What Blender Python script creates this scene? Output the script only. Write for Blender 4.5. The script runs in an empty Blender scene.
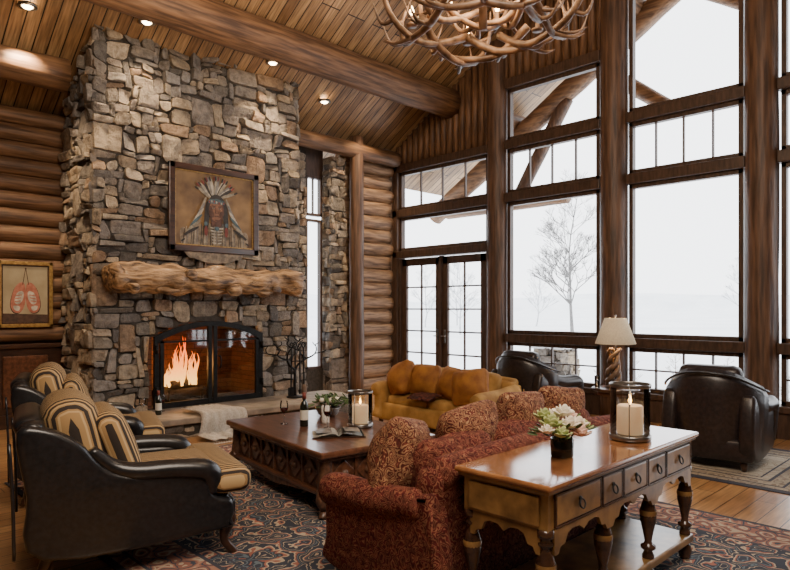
import bpy, bmesh, math, random
from mathutils import Vector, Matrix, noise
random.seed(7)
R=random.uniform
PI=math.pi
# ------------------------------------------------------------------ materials
def newmat(name):
    m=bpy.data.materials.new(name); m.use_nodes=True
    nt=m.node_tree; b=nt.nodes['Principled BSDF']; return m,nt,b
def N(nt,t,**k):
    n=nt.nodes.new(t)
    for a,v in k.items(): setattr(n,a,v)
    return n
def ramp(nt,stops,interp='LINEAR'):
    r=nt.nodes.new('ShaderNodeValToRGB'); cr=r.color_ramp; cr.interpolation=interp
    while len(cr.elements)<len(stops): cr.elements.new(0.5)
    for e,(p,c) in zip(cr.elements,stops):
        e.position=p; e.color=(c[0],c[1],c[2],1)
    return r
def coords(nt,scale=(1,1,1),order=None):
    tc=N(nt,'ShaderNodeTexCoord'); out=tc.outputs['Object']
    if order:
        s=N(nt,'ShaderNodeSeparateXYZ'); nt.links.new(out,s.inputs[0])
        c=N(nt,'ShaderNodeCombineXYZ')
        for i,o in enumerate(order): nt.links.new(s.outputs['XYZ'.index(o)],c.inputs[i])
        out=c.outputs[0]
    mp=N(nt,'ShaderNodeMapping'); mp.inputs['Scale'].default_value=scale
    nt.links.new(out,mp.inputs[0]); return mp.outputs[0]
def bumpit(nt,b,h,st,dist=.02):
    bp=N(nt,'ShaderNodeBump'); bp.inputs['Strength'].default_value=st; bp.inputs['Distance'].default_value=dist
    nt.links.new(h,bp.inputs['Height']); nt.links.new(bp.outputs[0],b.inputs['Normal'])
def mixc(nt,a,b,f,mode='MIX'):
    m=N(nt,'ShaderNodeMix',data_type='RGBA',blend_type=mode)
    for v,i in ((f,0),(a,6),(b,7)):
        if hasattr(v,'node'): nt.links.new(v,m.inputs[i])
        elif i==0: m.inputs[0].default_value=v
        else: m.inputs[i].default_value=(v[0],v[1],v[2],1)
    return m.outputs[2]
def MAT(name,c1,c2=None,scale=6,st=(1,1,1),rough=.5,metal=0,bump=0,detail=5,coat=0,sheen=0,lo=.35,hi=.65,emit=0,spec=None,bdist=.02):
    m,nt,b=newmat(name)
    b.inputs['Roughness'].default_value=rough; b.inputs['Metallic'].default_value=metal
    if spec is not None: b.inputs['Specular IOR Level'].default_value=spec
    if coat: b.inputs['Coat Weight'].default_value=coat; b.inputs['Coat Roughness'].default_value=.12
    if sheen: b.inputs['Sheen Weight'].default_value=sheen; b.inputs['Sheen Roughness'].default_value=.4; b.inputs['Sheen Tint'].default_value=(c1[0],c1[1],c1[2],1)
    if c2 is None: c2=tuple(x*.8 for x in c1)
    n=N(nt,'ShaderNodeTexNoise'); n.inputs['Scale'].default_value=scale; n.inputs['Detail'].default_value=detail
    nt.links.new(coords(nt,st),n.inputs['Vector'])
    r=ramp(nt,[(lo,c2),(hi,c1)]); nt.links.new(n.outputs[0],r.inputs[0]); nt.links.new(r.outputs[0],b.inputs['Base Color'])
    if bump: bumpit(nt,b,n.outputs[0],bump,bdist)
    if emit:
        nt.links.new(r.outputs[0],b.inputs['Emission Color']); b.inputs['Emission Strength'].default_value=emit
    return m
def PLANK(name,c1,c2,order,w,L,rough=.4,grain=.5,bump=.3,coat=0,gap=.004,dark=(.02,.01,.005)):
    m,nt,b=newmat(name); b.inputs['Roughness'].default_value=rough
    if coat: b.inputs['Coat Weight'].default_value=coat; b.inputs['Coat Roughness'].default_value=.15
    v=coords(nt,(1,1,1),order)
    br=N(nt,'ShaderNodeTexBrick'); br.offset=.37; br.offset_frequency=3
    br.inputs['Scale'].default_value=1; br.inputs['Brick Width'].default_value=L; br.inputs['Row Height'].default_value=w
    br.inputs['Mortar Size'].default_value=gap; br.inputs['Mortar Smooth'].default_value=.1; br.inputs['Bias'].default_value=0
    br.inputs['Color1'].default_value=(*c1,1); br.inputs['Color2'].default_value=(*c2,1); br.inputs['Mortar'].default_value=(*dark,1)
    nt.links.new(v,br.inputs['Vector'])
    n=N(nt,'ShaderNodeTexNoise'); n.inputs['Scale'].default_value=3; n.inputs['Detail'].default_value=6
    mp=N(nt,'ShaderNodeMapping'); mp.inputs['Scale'].default_value=(1.0,14,1); nt.links.new(v,mp.inputs[0]); nt.links.new(mp.outputs[0],n.inputs['Vector'])
    r=ramp(nt,[(.3,(1-grain,)*3),(.7,(1.15,1.15,1.15))]); nt.links.new(n.outputs[0],r.inputs[0])
    n2=N(nt,'ShaderNodeTexNoise'); n2.inputs['Scale'].default_value=1.7; n2.inputs['Detail'].default_value=2; nt.links.new(v,n2.inputs['Vector'])
    r2=ramp(nt,[(.35,(.75,.72,.7)),(.65,(1.1,1.1,1.1))]); nt.links.new(n2.outputs[0],r2.inputs[0])
    o=mixc(nt,br.outputs['Color'],r.outputs[0],1,'MULTIPLY'); o=mixc(nt,o,r2.outputs[0],1,'MULTIPLY')
    nt.links.new(o,b.inputs['Base Color'])
    inv=N(nt,'ShaderNodeMath',operation='SUBTRACT'); inv.inputs[0].default_value=1; nt.links.new(br.outputs['Fac'],inv.inputs[1])
    bumpit(nt,b,inv.outputs[0],bump,.01); return m
def EMIT(name,c,s):
    m,nt,b=newmat(name); b.inputs['Base Color'].default_value=(*c,1); b.inputs['Emission Color'].default_value=(*c,1); b.inputs['Emission Strength'].default_value=s; return m
def GLASS(name,tint=(1,1,1),gl=.12):
    m=bpy.data.materials.new(name); m.use_nodes=True; nt=m.node_tree; nt.nodes.clear()
    o=N(nt,'ShaderNodeOutputMaterial'); t=N(nt,'ShaderNodeBsdfTransparent'); g=N(nt,'ShaderNodeBsdfGlossy'); mx=N(nt,'ShaderNodeMixShader')
    t.inputs[0].default_value=(*tint,1); g.inputs['Roughness'].default_value=.03
    f=N(nt,'ShaderNodeFresnel'); f.inputs[0].default_value=1.45
    ad=N(nt,'ShaderNodeMath',operation='ADD'); nt.links.new(f.outputs[0],ad.inputs[0]); ad.inputs[1].default_value=gl*.3
    nt.links.new(ad.outputs[0],mx.inputs[0]); nt.links.new(t.outputs[0],mx.inputs[1]); nt.links.new(g.outputs[0],mx.inputs[2]); nt.links.new(mx.outputs[0],o.inputs[0]); return m

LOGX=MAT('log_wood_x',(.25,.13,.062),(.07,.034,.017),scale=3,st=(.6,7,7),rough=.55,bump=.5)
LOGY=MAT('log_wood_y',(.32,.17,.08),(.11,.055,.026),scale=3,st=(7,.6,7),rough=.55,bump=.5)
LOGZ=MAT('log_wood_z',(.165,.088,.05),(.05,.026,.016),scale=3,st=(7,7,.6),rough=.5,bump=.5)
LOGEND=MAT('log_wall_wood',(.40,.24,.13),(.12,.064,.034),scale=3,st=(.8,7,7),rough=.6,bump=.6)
TRIM=MAT('window_trim_wood',(.09,.05,.032),(.042,.023,.015),scale=5,st=(5,5,1),rough=.45,bump=.1)
BOARD=MAT('gable_board_wood',(.22,.11,.052),(.065,.032,.016),scale=4,st=(6,6,.7),rough=.55,bump=.3)
FLOOR=PLANK('floor_wood',(.60,.34,.14),(.44,.22,.085),'XYZ',.16,2.2,rough=.28,grain=.4,bump=.2,coat=.3)
CEIL=PLANK('ceiling_wood',(.56,.345,.165),(.31,.17,.075),'YXZ',.16,3.5,rough=.45,grain=.6,bump=.4,gap=.008)
PANEL=PLANK('wall_wood',(.34,.18,.08),(.22,.11,.05),'ZXY',.2,3,rough=.5)
MORTAR=MAT('mortar',(.065,.055,.046),(.037,.031,.026),scale=20,rough=.95,bump=.4)
BLACKLEA=MAT('black_leather',(.014,.014,.016),(.007,.007,.008),scale=40,rough=.32,bump=.12,coat=.12,bdist=.004)
BRLEA=MAT('brown_leather',(.030,.021,.021),(.014,.010,.010),scale=30,rough=.36,bump=.15,coat=.08,bdist=.004)
DARKWOOD=MAT('dark_wood',(.07,.03,.016),(.03,.013,.008),scale=4,st=(1,5,5),rough=.3,coat=.3)
REDWOOD=MAT('mahogany_wood',(.16,.064,.032),(.065,.024,.013),scale=4,st=(6,1,6),rough=.28,coat=.4,bump=.1)
CARVED=MAT('carved_wood',(.15,.070,.038),(.045,.020,.012),scale=22,rough=.4,bump=.8,coat=.2,bdist=.01)
BURLTOP=MAT('burl_top',(.36,.16,.06),(.16,.06,.024),scale=6,detail=8,rough=.13,coat=.6)
BURL=MAT('burl_honey',(.31,.175,.06),(.10,.052,.018),scale=7,detail=8,rough=.3,coat=.4)
BLKWOOD=MAT('ebonised_wood',(.07,.032,.018),(.022,.011,.007),scale=10,rough=.25,coat=.5)
IRON=MAT('black_iron',(.02,.019,.018),(.01,.01,.01),scale=20,rough=.5,metal=.7,bump=.1)
YELLOW=MAT('gold_velvet',(.52,.30,.085),(.30,.155,.04),scale=5,rough=.8,sheen=.4,bump=.3)
MANTEL=MAT('mantel_log_wood',(.46,.27,.125),(.06,.030,.014),scale=3.2,st=(1.1,5.5,5.5),rough=.5,bump=1.0,detail=10,coat=.15,lo=.36,hi=.62,bdist=.06)
CREAM=MAT('cream_wool',(.78,.73,.66),(.60,.54,.47),scale=60,rough=.95,bump=.4)
SHADE=MAT('lampshade_linen',(.66,.54,.36),(.58,.46,.30),scale=60,rough=.9,emit=.35)
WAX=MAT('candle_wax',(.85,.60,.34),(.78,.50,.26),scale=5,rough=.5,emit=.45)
PEWTER=MAT('pewter',(.35,.33,.31),(.2,.19,.18),scale=15,rough=.3,metal=.9)
GLS=GLASS('clear_glass'); GLSW=GLASS('thin_door_glass',(.8,.78,.75),.15)
BOTTLE=MAT('bottle_glass',(.012,.016,.010),(.008,.01,.007),rough=.08,coat=.5)
LABEL=MAT('paper_label',(.7,.66,.56),(.6,.55,.46),rough=.8)
WINE=MAT('red_wine',(.12,.006,.01),(.08,.004,.008),rough=.05)
ANTLER=MAT('antler_bone',(.34,.205,.12),(.08,.042,.022),scale=7,rough=.4,bump=.3)
LEAF=MAT('leaf_green',(.10,.16,.05),(.04,.075,.02),scale=12,rough=.6)
LEAF2=MAT('hydrangea_green',(.50,.54,.24),(.30,.36,.12),scale=30,rough=.7)
PETAL=MAT('petal_cream',(.90,.84,.70),(.80,.70,.55),scale=20,rough=.6)
PINK=MAT('petal_blush',(.82,.58,.46),(.70,.42,.33),scale=20,rough=.6)
SNOW=MAT('snow',(.86,.88,.90),(.74,.77,.80),scale=.12,rough=.9,bump=.1)
HAZE=MAT('hill_painted_haze',(.86,.88,.90),(.74,.77,.80),scale=.06,rough=1)  # distance haze painted in as a pale hill colour
BARK=MAT('bark_hazed',(.22,.21,.205),(.12,.115,.11),scale=9,rough=.9)  # bark greyed: haze over the distant tree put into its colour
SHRUB=MAT('shrub_bark',(.24,.16,.12),(.14,.09,.06),scale=9,rough=.9)
ASH=MAT('charred_log',(.06,.045,.04),(.02,.015,.012),scale=15,rough=.9,bump=.6)
BULB=EMIT('bulb_glow',(1,.62,.28),30)
CANL=EMIT('downlight_glow',(1,.72,.42),25)
FLAMEC=EMIT('candle_flame',(1,.55,.15),14)

def stone_mat():
    m,nt,b=newmat('fieldstone'); b.inputs['Roughness'].default_value=.85
    a=N(nt,'ShaderNodeAttribute'); a.attribute_name='Col'
    n=N(nt,'ShaderNodeTexNoise'); n.inputs['Scale'].default_value=10; n.inputs['Detail'].default_value=10; n.inputs['Roughness'].default_value=.7
    nt.links.new(coords(nt),n.inputs['Vector'])
    r=ramp(nt,[(.3,(.42,.39,.36)),(.52,(1,1,1)),(.72,(1.5,1.4,1.25))]); nt.links.new(n.outputs[0],r.inputs[0])
    nt.links.new(mixc(nt,a.outputs['Color'],r.outputs[0],1,'MULTIPLY'),b.inputs['Base Color'])
    bumpit(nt,b,n.outputs[0],1.0,.05); return m
STONE=stone_mat()
def stripe_mat():
    m,nt,b=newmat('striped_fabric'); b.inputs['Roughness'].default_value=.85
    s=N(nt,'ShaderNodeSeparateXYZ'); nt.links.new(coords(nt),s.inputs[0])
    mu=N(nt,'ShaderNodeMath',operation='MULTIPLY'); mu.inputs[1].default_value=1/.03; nt.links.new(s.outputs[1],mu.inputs[0])
    fr=N(nt,'ShaderNodeMath',operation='FRACT'); nt.links.new(mu.outputs[0],fr.inputs[0])
    r=ramp(nt,[(0,(.026,.017,.012)),(.44,(.36,.22,.09)),(.66,(.50,.34,.16)),(.84,(.32,.19,.075))],'CONSTANT'); nt.links.new(fr.outputs[0],r.inputs[0])
    nt.links.new(r.outputs[0],b.inputs['Base Color']); return m
STRIPE=stripe_mat()
def damask(name,gold,red,dark,sc):
    m,nt,b=newmat(name); b.inputs['Roughness'].default_value=.9; b.inputs['Specular IOR Level'].default_value=.2
    v=coords(nt)
    n=N(nt,'ShaderNodeTexNoise'); n.inputs['Scale'].default_value=10; nt.links.new(v,n.inputs['Vector'])
    vv=mixc(nt,v,n.outputs['Color'],.13)
    vo=N(nt,'ShaderNodeTexVoronoi'); vo.inputs['Scale'].default_value=sc; nt.links.new(vv,vo.inputs['Vector'])
    mu=N(nt,'ShaderNodeMath',operation='MULTIPLY'); mu.inputs[1].default_value=2.7; nt.links.new(vo.outputs['Distance'],mu.inputs[0])
    fr=N(nt,'ShaderNodeMath',operation='FRACT'); nt.links.new(mu.outputs[0],fr.inputs[0])
    r=ramp(nt,[(0,gold),(.16,gold),(.2,red),(.45,dark),(.56,red),(.62,gold),(.76,gold),(.80,dark),(.95,red)]); nt.links.new(fr.outputs[0],r.inputs[0])
    n4=N(nt,'ShaderNodeTexNoise'); n4.inputs['Scale'].default_value=30; nt.links.new(v,n4.inputs['Vector'])
    r4=ramp(nt,[(.35,(.55,.5,.5)),(.65,(1.2,1.15,1.1))]); nt.links.new(n4.outputs[0],r4.inputs[0])
    nt.links.new(mixc(nt,r.outputs[0],r4.outputs[0],1,'MULTIPLY'),b.inputs['Base Color']); bumpit(nt,b,fr.outputs[0],.12,.004); return m
DAMASK=damask('red_damask',(.23,.10,.055),(.125,.021,.018),(.065,.012,.011),20)
DAMASK2=damask('paisley_pillow',(.38,.23,.12),(.17,.045,.03),(.07,.02,.016),22)
def rugmat(name,hx,hy,field,motif,bord,bmot,bw=.5):
    m,nt,b=newmat(name); b.inputs['Roughness'].default_value=.95
    v=coords(nt)
    ab=N(nt,'ShaderNodeVectorMath',operation='ABSOLUTE'); nt.links.new(v,ab.inputs[0])
    s=N(nt,'ShaderNodeSeparateXYZ'); nt.links.new(ab.outputs[0],s.inputs[0])
    a1=N(nt,'ShaderNodeMath',operation='SUBTRACT'); a1.inputs[0].default_value=hx; nt.links.new(s.outputs[0],a1.inputs[1])
    a2=N(nt,'ShaderNodeMath',operation='SUBTRACT'); a2.inputs[0].default_value=hy; nt.links.new(s.outputs[1],a2.inputs[1])
    mn=N(nt,'ShaderNodeMath',operation='MINIMUM'); nt.links.new(a1.outputs[0],mn.inputs[0]); nt.links.new(a2.outputs[0],mn.inputs[1])
    def pat(scale,mulv,stops,dist):
        n=N(nt,'ShaderNodeTexNoise'); n.inputs['Scale'].default_value=5; nt.links.new(ab.outputs[0],n.inputs['Vector'])
        vo=N(nt,'ShaderNodeTexVoronoi'); vo.inputs['Scale'].default_value=scale; vo.inputs['Randomness'].default_value=.7
        nt.links.new(mixc(nt,ab.outputs[0],n.outputs['Color'],dist),vo.inputs['Vector'])
        mu=N(nt,'ShaderNodeMath',operation='MULTIPLY'); mu.inputs[1].default_value=mulv; nt.links.new(vo.outputs['Distance'],mu.inputs[0])
        fr=N(nt,'ShaderNodeMath',operation='FRACT'); nt.links.new(mu.outputs[0],fr.inputs[0])
        r=ramp(nt,stops,'CONSTANT'); nt.links.new(fr.outputs[0],r.inputs[0]); return r.outputs[0]
    f=pat(5.5,3.0,[(0,motif[0]),(.13,motif[1]),(.25,field),(.56,motif[1]),(.62,field),(.8,motif[2]),(.88,field)],.22)
    g=pat(9,2.7,[(0,bmot[0]),(.2,bord),(.5,bmot[1]),(.66,bord),(.82,bmot[2])],.14)
    mr=ramp(nt,[(0,(1,1,1)),(bw/1.5,(0,0,0))],'CONSTANT'); dv=N(nt,'ShaderNodeMath',operation='DIVIDE'); dv.inputs[1].default_value=1.5
    nt.links.new(mn.outputs[0],dv.inputs[0]); nt.links.new(dv.outputs[0],mr.inputs[0])
    o=mixc(nt,f,g,mr.outputs[0]); q=bw/1.5
    line=ramp(nt,[(0,(1,1,1)),(.03,(0,0,0)),(.085,(1,1,1)),(.1,(0,0,0)),(q-.02,(1,1,1)),(q,(0,0,0)),(q+.05,(1,1,1)),(q+.06,(0,0,0))],'CONSTANT'); nt.links.new(dv.outputs[0],line.inputs[0])
    o=mixc(nt,o,(.04,.04,.055),line.outputs[0])
    n3=N(nt,'ShaderNodeTexNoise'); n3.inputs['Scale'].default_value=3; r3=ramp(nt,[(.3,(.75,.75,.75)),(.7,(1.15,1.15,1.15))]); nt.links.new(v,n3.inputs['Vector']); nt.links.new(n3.outputs[0],r3.inputs[0])
    nt.links.new(mixc(nt,o,r3.outputs[0],1,'MULTIPLY'),b.inputs['Base Color']); return m
def firebrick():
    m,nt,b=newmat('firebrick'); b.inputs['Roughness'].default_value=.9
    br=N(nt,'ShaderNodeTexBrick'); br.inputs['Scale'].default_value=1; br.inputs['Brick Width'].default_value=.22; br.inputs['Row Height'].default_value=.07; br.inputs['Mortar Size'].default_value=.005
    br.inputs['Color1'].default_value=(.17,.065,.036,1); br.inputs['Color2'].default_value=(.10,.042,.025,1); br.inputs['Mortar'].default_value=(.03,.022,.018,1)
    s=N(nt,'ShaderNodeSeparateXYZ'); nt.links.new(coords(nt),s.inputs[0]); ad=N(nt,'ShaderNodeMath',operation='ADD'); nt.links.new(s.outputs[0],ad.inputs[0]); nt.links.new(s.outputs[1],ad.inputs[1])
    c=N(nt,'ShaderNodeCombineXYZ'); nt.links.new(ad.outputs[0],c.inputs[0]); nt.links.new(s.outputs[2],c.inputs[1]); nt.links.new(c.outputs[0],br.inputs['Vector'])
    nt.links.new(br.outputs['Color'],b.inputs['Base Color']); return m
FBRICK=firebrick()
def firemat():
    m=bpy.data.materials.new('flame'); m.use_nodes=True; nt=m.node_tree; nt.nodes.clear()
    o=N(nt,'ShaderNodeOutputMaterial'); e=N(nt,'ShaderNodeEmission'); nt.links.new(e.outputs[0],o.inputs[0])
    s=N(nt,'ShaderNodeSeparateXYZ'); nt.links.new(coords(nt),s.inputs[0])
    r=ramp(nt,[(.05,(1,.50,.11)),(.3,(1,.27,.04)),(.6,(1,.11,.012))]); nt.links.new(s.outputs[2],r.inputs[0]); nt.links.new(r.outputs[0],e.inputs[0]); e.inputs[1].default_value=6; return m
FLAME=firemat()

# ------------------------------------------------------------------ builder
def TR(c,rot=None):
    m=Matrix.Translation(Vector(c))
    if rot:
        m=m@Matrix.Rotation(rot[2],4,'Z')@Matrix.Rotation(rot[1],4,'Y')@Matrix.Rotation(rot[0],4,'X')
    return m
class Ob:
    def __init__(s,name): s.n=name; s.bm=bmesh.new(); s.mats=[]
    def add(s,t,mat,M=None,smooth=True):
        if mat not in s.mats: s.mats.append(mat)
        i=s.mats.index(mat)
        if M is not None: bmesh.ops.transform(t,matrix=M,verts=t.verts)
        for f in t.faces: f.material_index=i; f.smooth=smooth
        me=bpy.data.meshes.new('t'); t.to_mesh(me); t.free(); s.bm.from_mesh(me); bpy.data.meshes.remove(me)
    def box(s,c,sz,mat,bev=0,rot=None,seg=2):
        t=bmesh.new(); bmesh.ops.create_cube(t,size=1)
        bmesh.ops.scale(t,vec=Vector(sz),verts=t.verts)
        if bev: bmesh.ops.bevel(t,geom=t.edges[:],offset=bev,segments=seg,profile=.5,affect='EDGES')
        s.add(t,mat,TR(c,rot),smooth=False)
    def b2(s,x0,x1,y0,y1,z0,z1,mat,bev=0):
        s.box(((x0+x1)/2,(y0+y1)/2,(z0+z1)/2),(abs(x1-x0),abs(y1-y0),abs(z1-z0)),mat,bev)
    def cush(s,c,sz,mat,r=.05,puff=0,rot=None,n=8,wr=0):
        t=bmesh.new(); bmesh.ops.create_cube(t,size=2)
        bmesh.ops.subdivide_edges(t,edges=t.edges[:],cuts=n-1,use_grid_fill=True)
        h=Vector(sz)/2; r=min(r,h.x,h.y,h.z)
        ax=[0,1,2]; thin=min(ax,key=lambda i:h[i])
        for v in t.verts:
            p=[math.sin(PI/2*max(-1,min(1,x))) for x in v.co]
            q=Vector([p[i]*h[i] for i in ax]); inn=Vector([max(-(h[i]-r),min(h[i]-r,q[i])) for i in ax])
            d=q-inn
            if d.length>1e-6: q=inn+d.normalized()*r
            if puff:
                o=[i for i in ax if i!=thin]
                q[thin]*=1+puff*((1-p[o[0]]**2)*(1-p[o[1]]**2)*1.6-.35)
            if wr:
                q+=Vector(noise.noise_vector(q*5+Vector(c)*3))*wr
            v.co=q
        s.add(t,mat,TR(c,rot))
    def tube(s,pts,rad,mat,seg=10,sub=1,cap=True,nz=0,ell=1,nf=1.3):
        P=[Vector(p) for p in pts]
        if not hasattr(rad,'__len__'): rad=[rad]*len(P)
        if sub>1:
            Q=[];RR=[]
            for i in range(len(P)-1):
                p0=P[max(i-1,0)];p1=P[i];p2=P[i+1];p3=P[min(i+2,len(P)-1)]
                for k in range(sub):
                    u=k/sub
                    Q.append(.5*((2*p1)+(-p0+p2)*u+(2*p0-5*p1+4*p2-p3)*u*u+(-p0+3*p1-3*p2+p3)*u**3)); RR.append(rad[i]*(1-u)+rad[i+1]*u)
            Q.append(P[-1]);RR.append(rad[-1]); P=Q; rad=RR
        t=bmesh.new(); rings=[]; up=None
        for i,p in enumerate(P):
            d=(P[min(i+1,len(P)-1)]-P[max(i-1,0)])
            if d.length<1e-9: d=Vector((0,0,1))
            d.normalize()
            if up is None:
                a=Vector((0,0,1)) if abs(d.z)<.9 else Vector((1,0,0)); up=(a-d*a.dot(d)).normalized()
            else:
                up=up-d*up.dot(d)
                if up.length<1e-6: up=d.orthogonal()
                up.normalize()
            sd=d.cross(up); ring=[]
            for k in range(seg):
                a=2*PI*k/seg; rr=rad[i]
                off=(math.cos(a)*up*ell+math.sin(a)*sd)
                if nz: rr*=1+nz*noise.noise(p*nf+off*1.1)
                ring.append(t.verts.new(p+off*rr))
            rings.append(ring)
        for a,b in zip(rings,rings[1:]):
            for k in range(seg): t.faces.new((a[k],a[(k+1)%seg],b[(k+1)%seg],b[k]))
        if cap: t.faces.new(rings[0][::-1]); t.faces.new(rings[-1])
        s.add(t,mat)
    def cyl(s,p0,p1,r0,r1,mat,seg=16,cap=True): s.tube([p0,p1],[r0,r1],mat,seg=seg,cap=cap)
    def log(s,p0,p1,r0,r1,mat,seg=14,nz=.12,n=14):
        a=Vector(p0);b=Vector(p1)
        s.tube([a.lerp(b,i/n) for i in range(n+1)],[r0+(r1-r0)*i/n for i in range(n+1)],mat,seg=seg,nz=nz)
    def lathe(s,prof,mat,c=(0,0,0),seg=24,rot=None,sc=(1,1)):
        t=bmesh.new(); rings=[]
        for r,z in prof:
            if r<1e-5: rings.append([t.verts.new((0,0,z))])
            else: rings.append([t.verts.new((r*sc[0]*math.cos(2*PI*k/seg),r*sc[1]*math.sin(2*PI*k/seg),z)) for k in range(seg)])
        for a,b in zip(rings,rings[1:]):
            for k in range(seg):
                k2=(k+1)%seg
                if len(a)==1 and len(b)==1: continue
                if len(a)==1: t.faces.new((a[0],b[k2],b[k]))
                elif len(b)==1: t.faces.new((a[k],a[k2],b[0]))
                else: t.faces.new((a[k],a[k2],b[k2],b[k]))
        s.add(t,mat,TR(c,rot))
    def ell(s,c,r,mat,rot=None,seg=16,wr=0):
        t=bmesh.new(); bmesh.ops.create_uvsphere(t,u_segments=seg,v_segments=max(6,seg//2),radius=1)
        bmesh.ops.scale(t,vec=Vector(r),verts=t.verts)
        if wr:
            for v in t.verts: v.co+=Vector(noise.noise_vector(v.co*8+Vector(c)*5))*wr
        s.add(t,mat,TR(c,rot))
    def prism(s,pts,plane,t0,t1,mat,bev=0,M=None,smooth=False):
        t=bmesh.new()
        def mk(a,b,w):
            return {'xz':(a,w,b),'yz':(w,a,b),'xy':(a,b,w)}[plane]
        A=[t.verts.new(mk(a,b,t0)) for a,b in pts]; B=[t.verts.new(mk(a,b,t1)) for a,b in pts]
        n=len(pts); fs=[t.faces.new(A),t.faces.new(B[::-1])]
        for i in range(n): t.faces.new((A[i],B[i],B[(i+1)%n],A[(i+1)%n]))
        bmesh.ops.recalc_face_normals(t,faces=t.faces[:])
        if bev:
            es=[e for f in fs for e in f.edges]
            bmesh.ops.bevel(t,geom=list(set(es)),offset=bev,segments=3,profile=.5,affect='EDGES')
        s.add(t,mat,M,smooth)
    def done(s,loc=(0,0,0),rz=0,sc=None,floor=False):
        if floor:
            for v in s.bm.verts: v.co.z=max(v.co.z,0)
        me=bpy.data.meshes.new(s.n); s.bm.to_mesh(me); s.bm.free()
        for m in s.mats: me.materials.append(m)
        o=bpy.data.objects.new(s.n,me); bpy.context.scene.collection.objects.link(o)
        o.location=loc; o.rotation_euler=(0,0,rz)
        if sc: o.scale=sc
        return o
def smoothpts(pts,sub=5,closed=True):
    P=[Vector((a,b,0)) for a,b in pts]; n=len(P); out=[]
    for i in range(n):
        p0,p1,p2,p3=P[(i-1)%n],P[i],P[(i+1)%n],P[(i+2)%n]
        for k in range(sub):
            u=k/sub; q=.5*((2*p1)+(-p0+p2)*u+(2*p0-5*p1+4*p2-p3)*u*u+(-p0+3*p1-3*p2+p3)*u**3); out.append((q.x,q.y))
    return out

# ------------------------------------------------------------------ stones
PAL=[(.29,.245,.195),(.36,.295,.225),(.23,.20,.17),(.39,.31,.22),(.17,.15,.13),(.32,.27,.22),(.43,.35,.255),(.26,.225,.195),(.34,.235,.155),(.14,.125,.115),(.30,.27,.24)]
class Stones:
    def __init__(s,name): s.v=[];s.f=[];s.c=[];s.name=name;s.mi=[]
    def panel(s,U,V,mapf,skip=None,cell=.078,big=1.0,depth=.055,seed=1):
        rnd=random.Random(seed); nu=max(1,round(U/cell)); nv=max(1,round(V/cell)); cu=U/nu; cv=V/nv
        occ=[[False]*nv for _ in range(nu)]
        if skip:
            for i in range(nu):
                for j in range(nv):
                    if skip((i+.5)*cu,(j+.5)*cv): occ[i][j]=True
        def warp(i,j):
            u=i*cu; v=j*cv
            nvv=noise.noise_vector(Vector((u*4.5+seed*3.1,v*4.5,seed)))
            e=0 if (i<=0 or i>=nu) else 1
            return u+nvv.x*.06*e, v+nvv.y*.06
        for j in range(nv):
            for i in range(nu):
                if occ[i][j]: continue
                w=rnd.choice([1,2,2,3,3,4,5,6]); h=rnd.choice([1,1,1,2,2,2,3])
                if rnd.random()<.06*big: w,h=rnd.choice([(6,4),(5,5),(7,3),(4,5)])
                w=min(w,nu-i); h=min(h,nv-j); ww=1
                while ww<w and not occ[i+ww][j]: ww+=1
                w=ww
                hh=1
                while hh<h and all(not occ[i+a][j+hh] for a in range(w)): hh+=1
                h=hh
                for a in range(w):
                    for b in range(h): occ[i+a][j+b]=True
                c00=warp(i,j);c10=warp(i+w,j);c01=warp(i,j+h);c11=warp(i+w,j+h)
                g=.005; n=6; base=rnd.uniform(-.008,depth); col=rnd.choice(PAL); k=rnd.uniform(.72,1.15)
                tu=rnd.uniform(-.027,.027); tv=rnd.uniform(-.027,.027); b0=len(s.v)
                W=w*cu;H=h*cv; cut=[rnd.uniform(.0,.32) for _ in range(4)]
                for b in range(n+1):
                    for a in range(n+1):
                        fa=(0,.05,.2,.5,.8,.95,1)[a]; fb=(0,.05,.2,.5,.8,.95,1)[b]
                        u=(c00[0]*(1-fa)+c10[0]*fa)*(1-fb)+(c01[0]*(1-fa)+c11[0]*fa)*fb
                        v=(c00[1]*(1-fa)+c10[1]*fa)*(1-fb)+(c01[1]*(1-fa)+c11[1]*fa)*fb
                        m=min(W,H)
                        su=1 if fa<.5 else -1; sv=1 if fb<.5 else -1
                        da=min(fa,1-fa)*W; db=min(fb,1-fb)*H
                        ci=(0 if fa<.5 else 1)+(0 if fb<.5 else 2); cr=cut[ci]*m+.010
                        if da+db<cr:
                            u+=su*(cr-da-db)*.5; v+=sv*(cr-da-db)*.5
                        u+=su*g if fa in(0,1) else 0; v+=sv*g if fb in(0,1) else 0
                        edge=(a in(0,n)) or (b in(0,n)); ring=(a in(1,n-1)) or (b in(1,n-1))
                        nn=noise.noise(Vector((u*7,v*7,seed*1.7)))*.024+noise.noise(Vector((u*19,v*19,seed)))*.014
                        wv=-.036 if edge else base-(.006 if ring else 0)+nn+tu*(fa-.5)*2+tv*(fb-.5)*2
                        s.v.append(mapf(u,v,wv)); s.c.append((col[0]*k,col[1]*k,col[2]*k,1))
                for b in range(n):
                    for a in range(n):
                        q=b0+b*(n+1)+a; s.f.append((q,q+1,q+n+2,q+n+1))
    def done(s):
        me=bpy.data.meshes.new(s.name); me.from_pydata(s.v,[],s.f)
        ca=me.color_attributes.new('Col','FLOAT_COLOR','POINT')
        for i,c in enumerate(s.c): ca.data[i].color=c
        bm=bmesh.new(); bm.from_mesh(me); bmesh.ops.recalc_face_normals(bm,faces=bm.faces[:]); bm.to_mesh(me); bm.free()
        for p in me.polygons: p.use_smooth=False
        me.materials.append(STONE)
        o=bpy.data.objects.new(s.name,me); bpy.context.scene.collection.objects.link(o); return o
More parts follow.
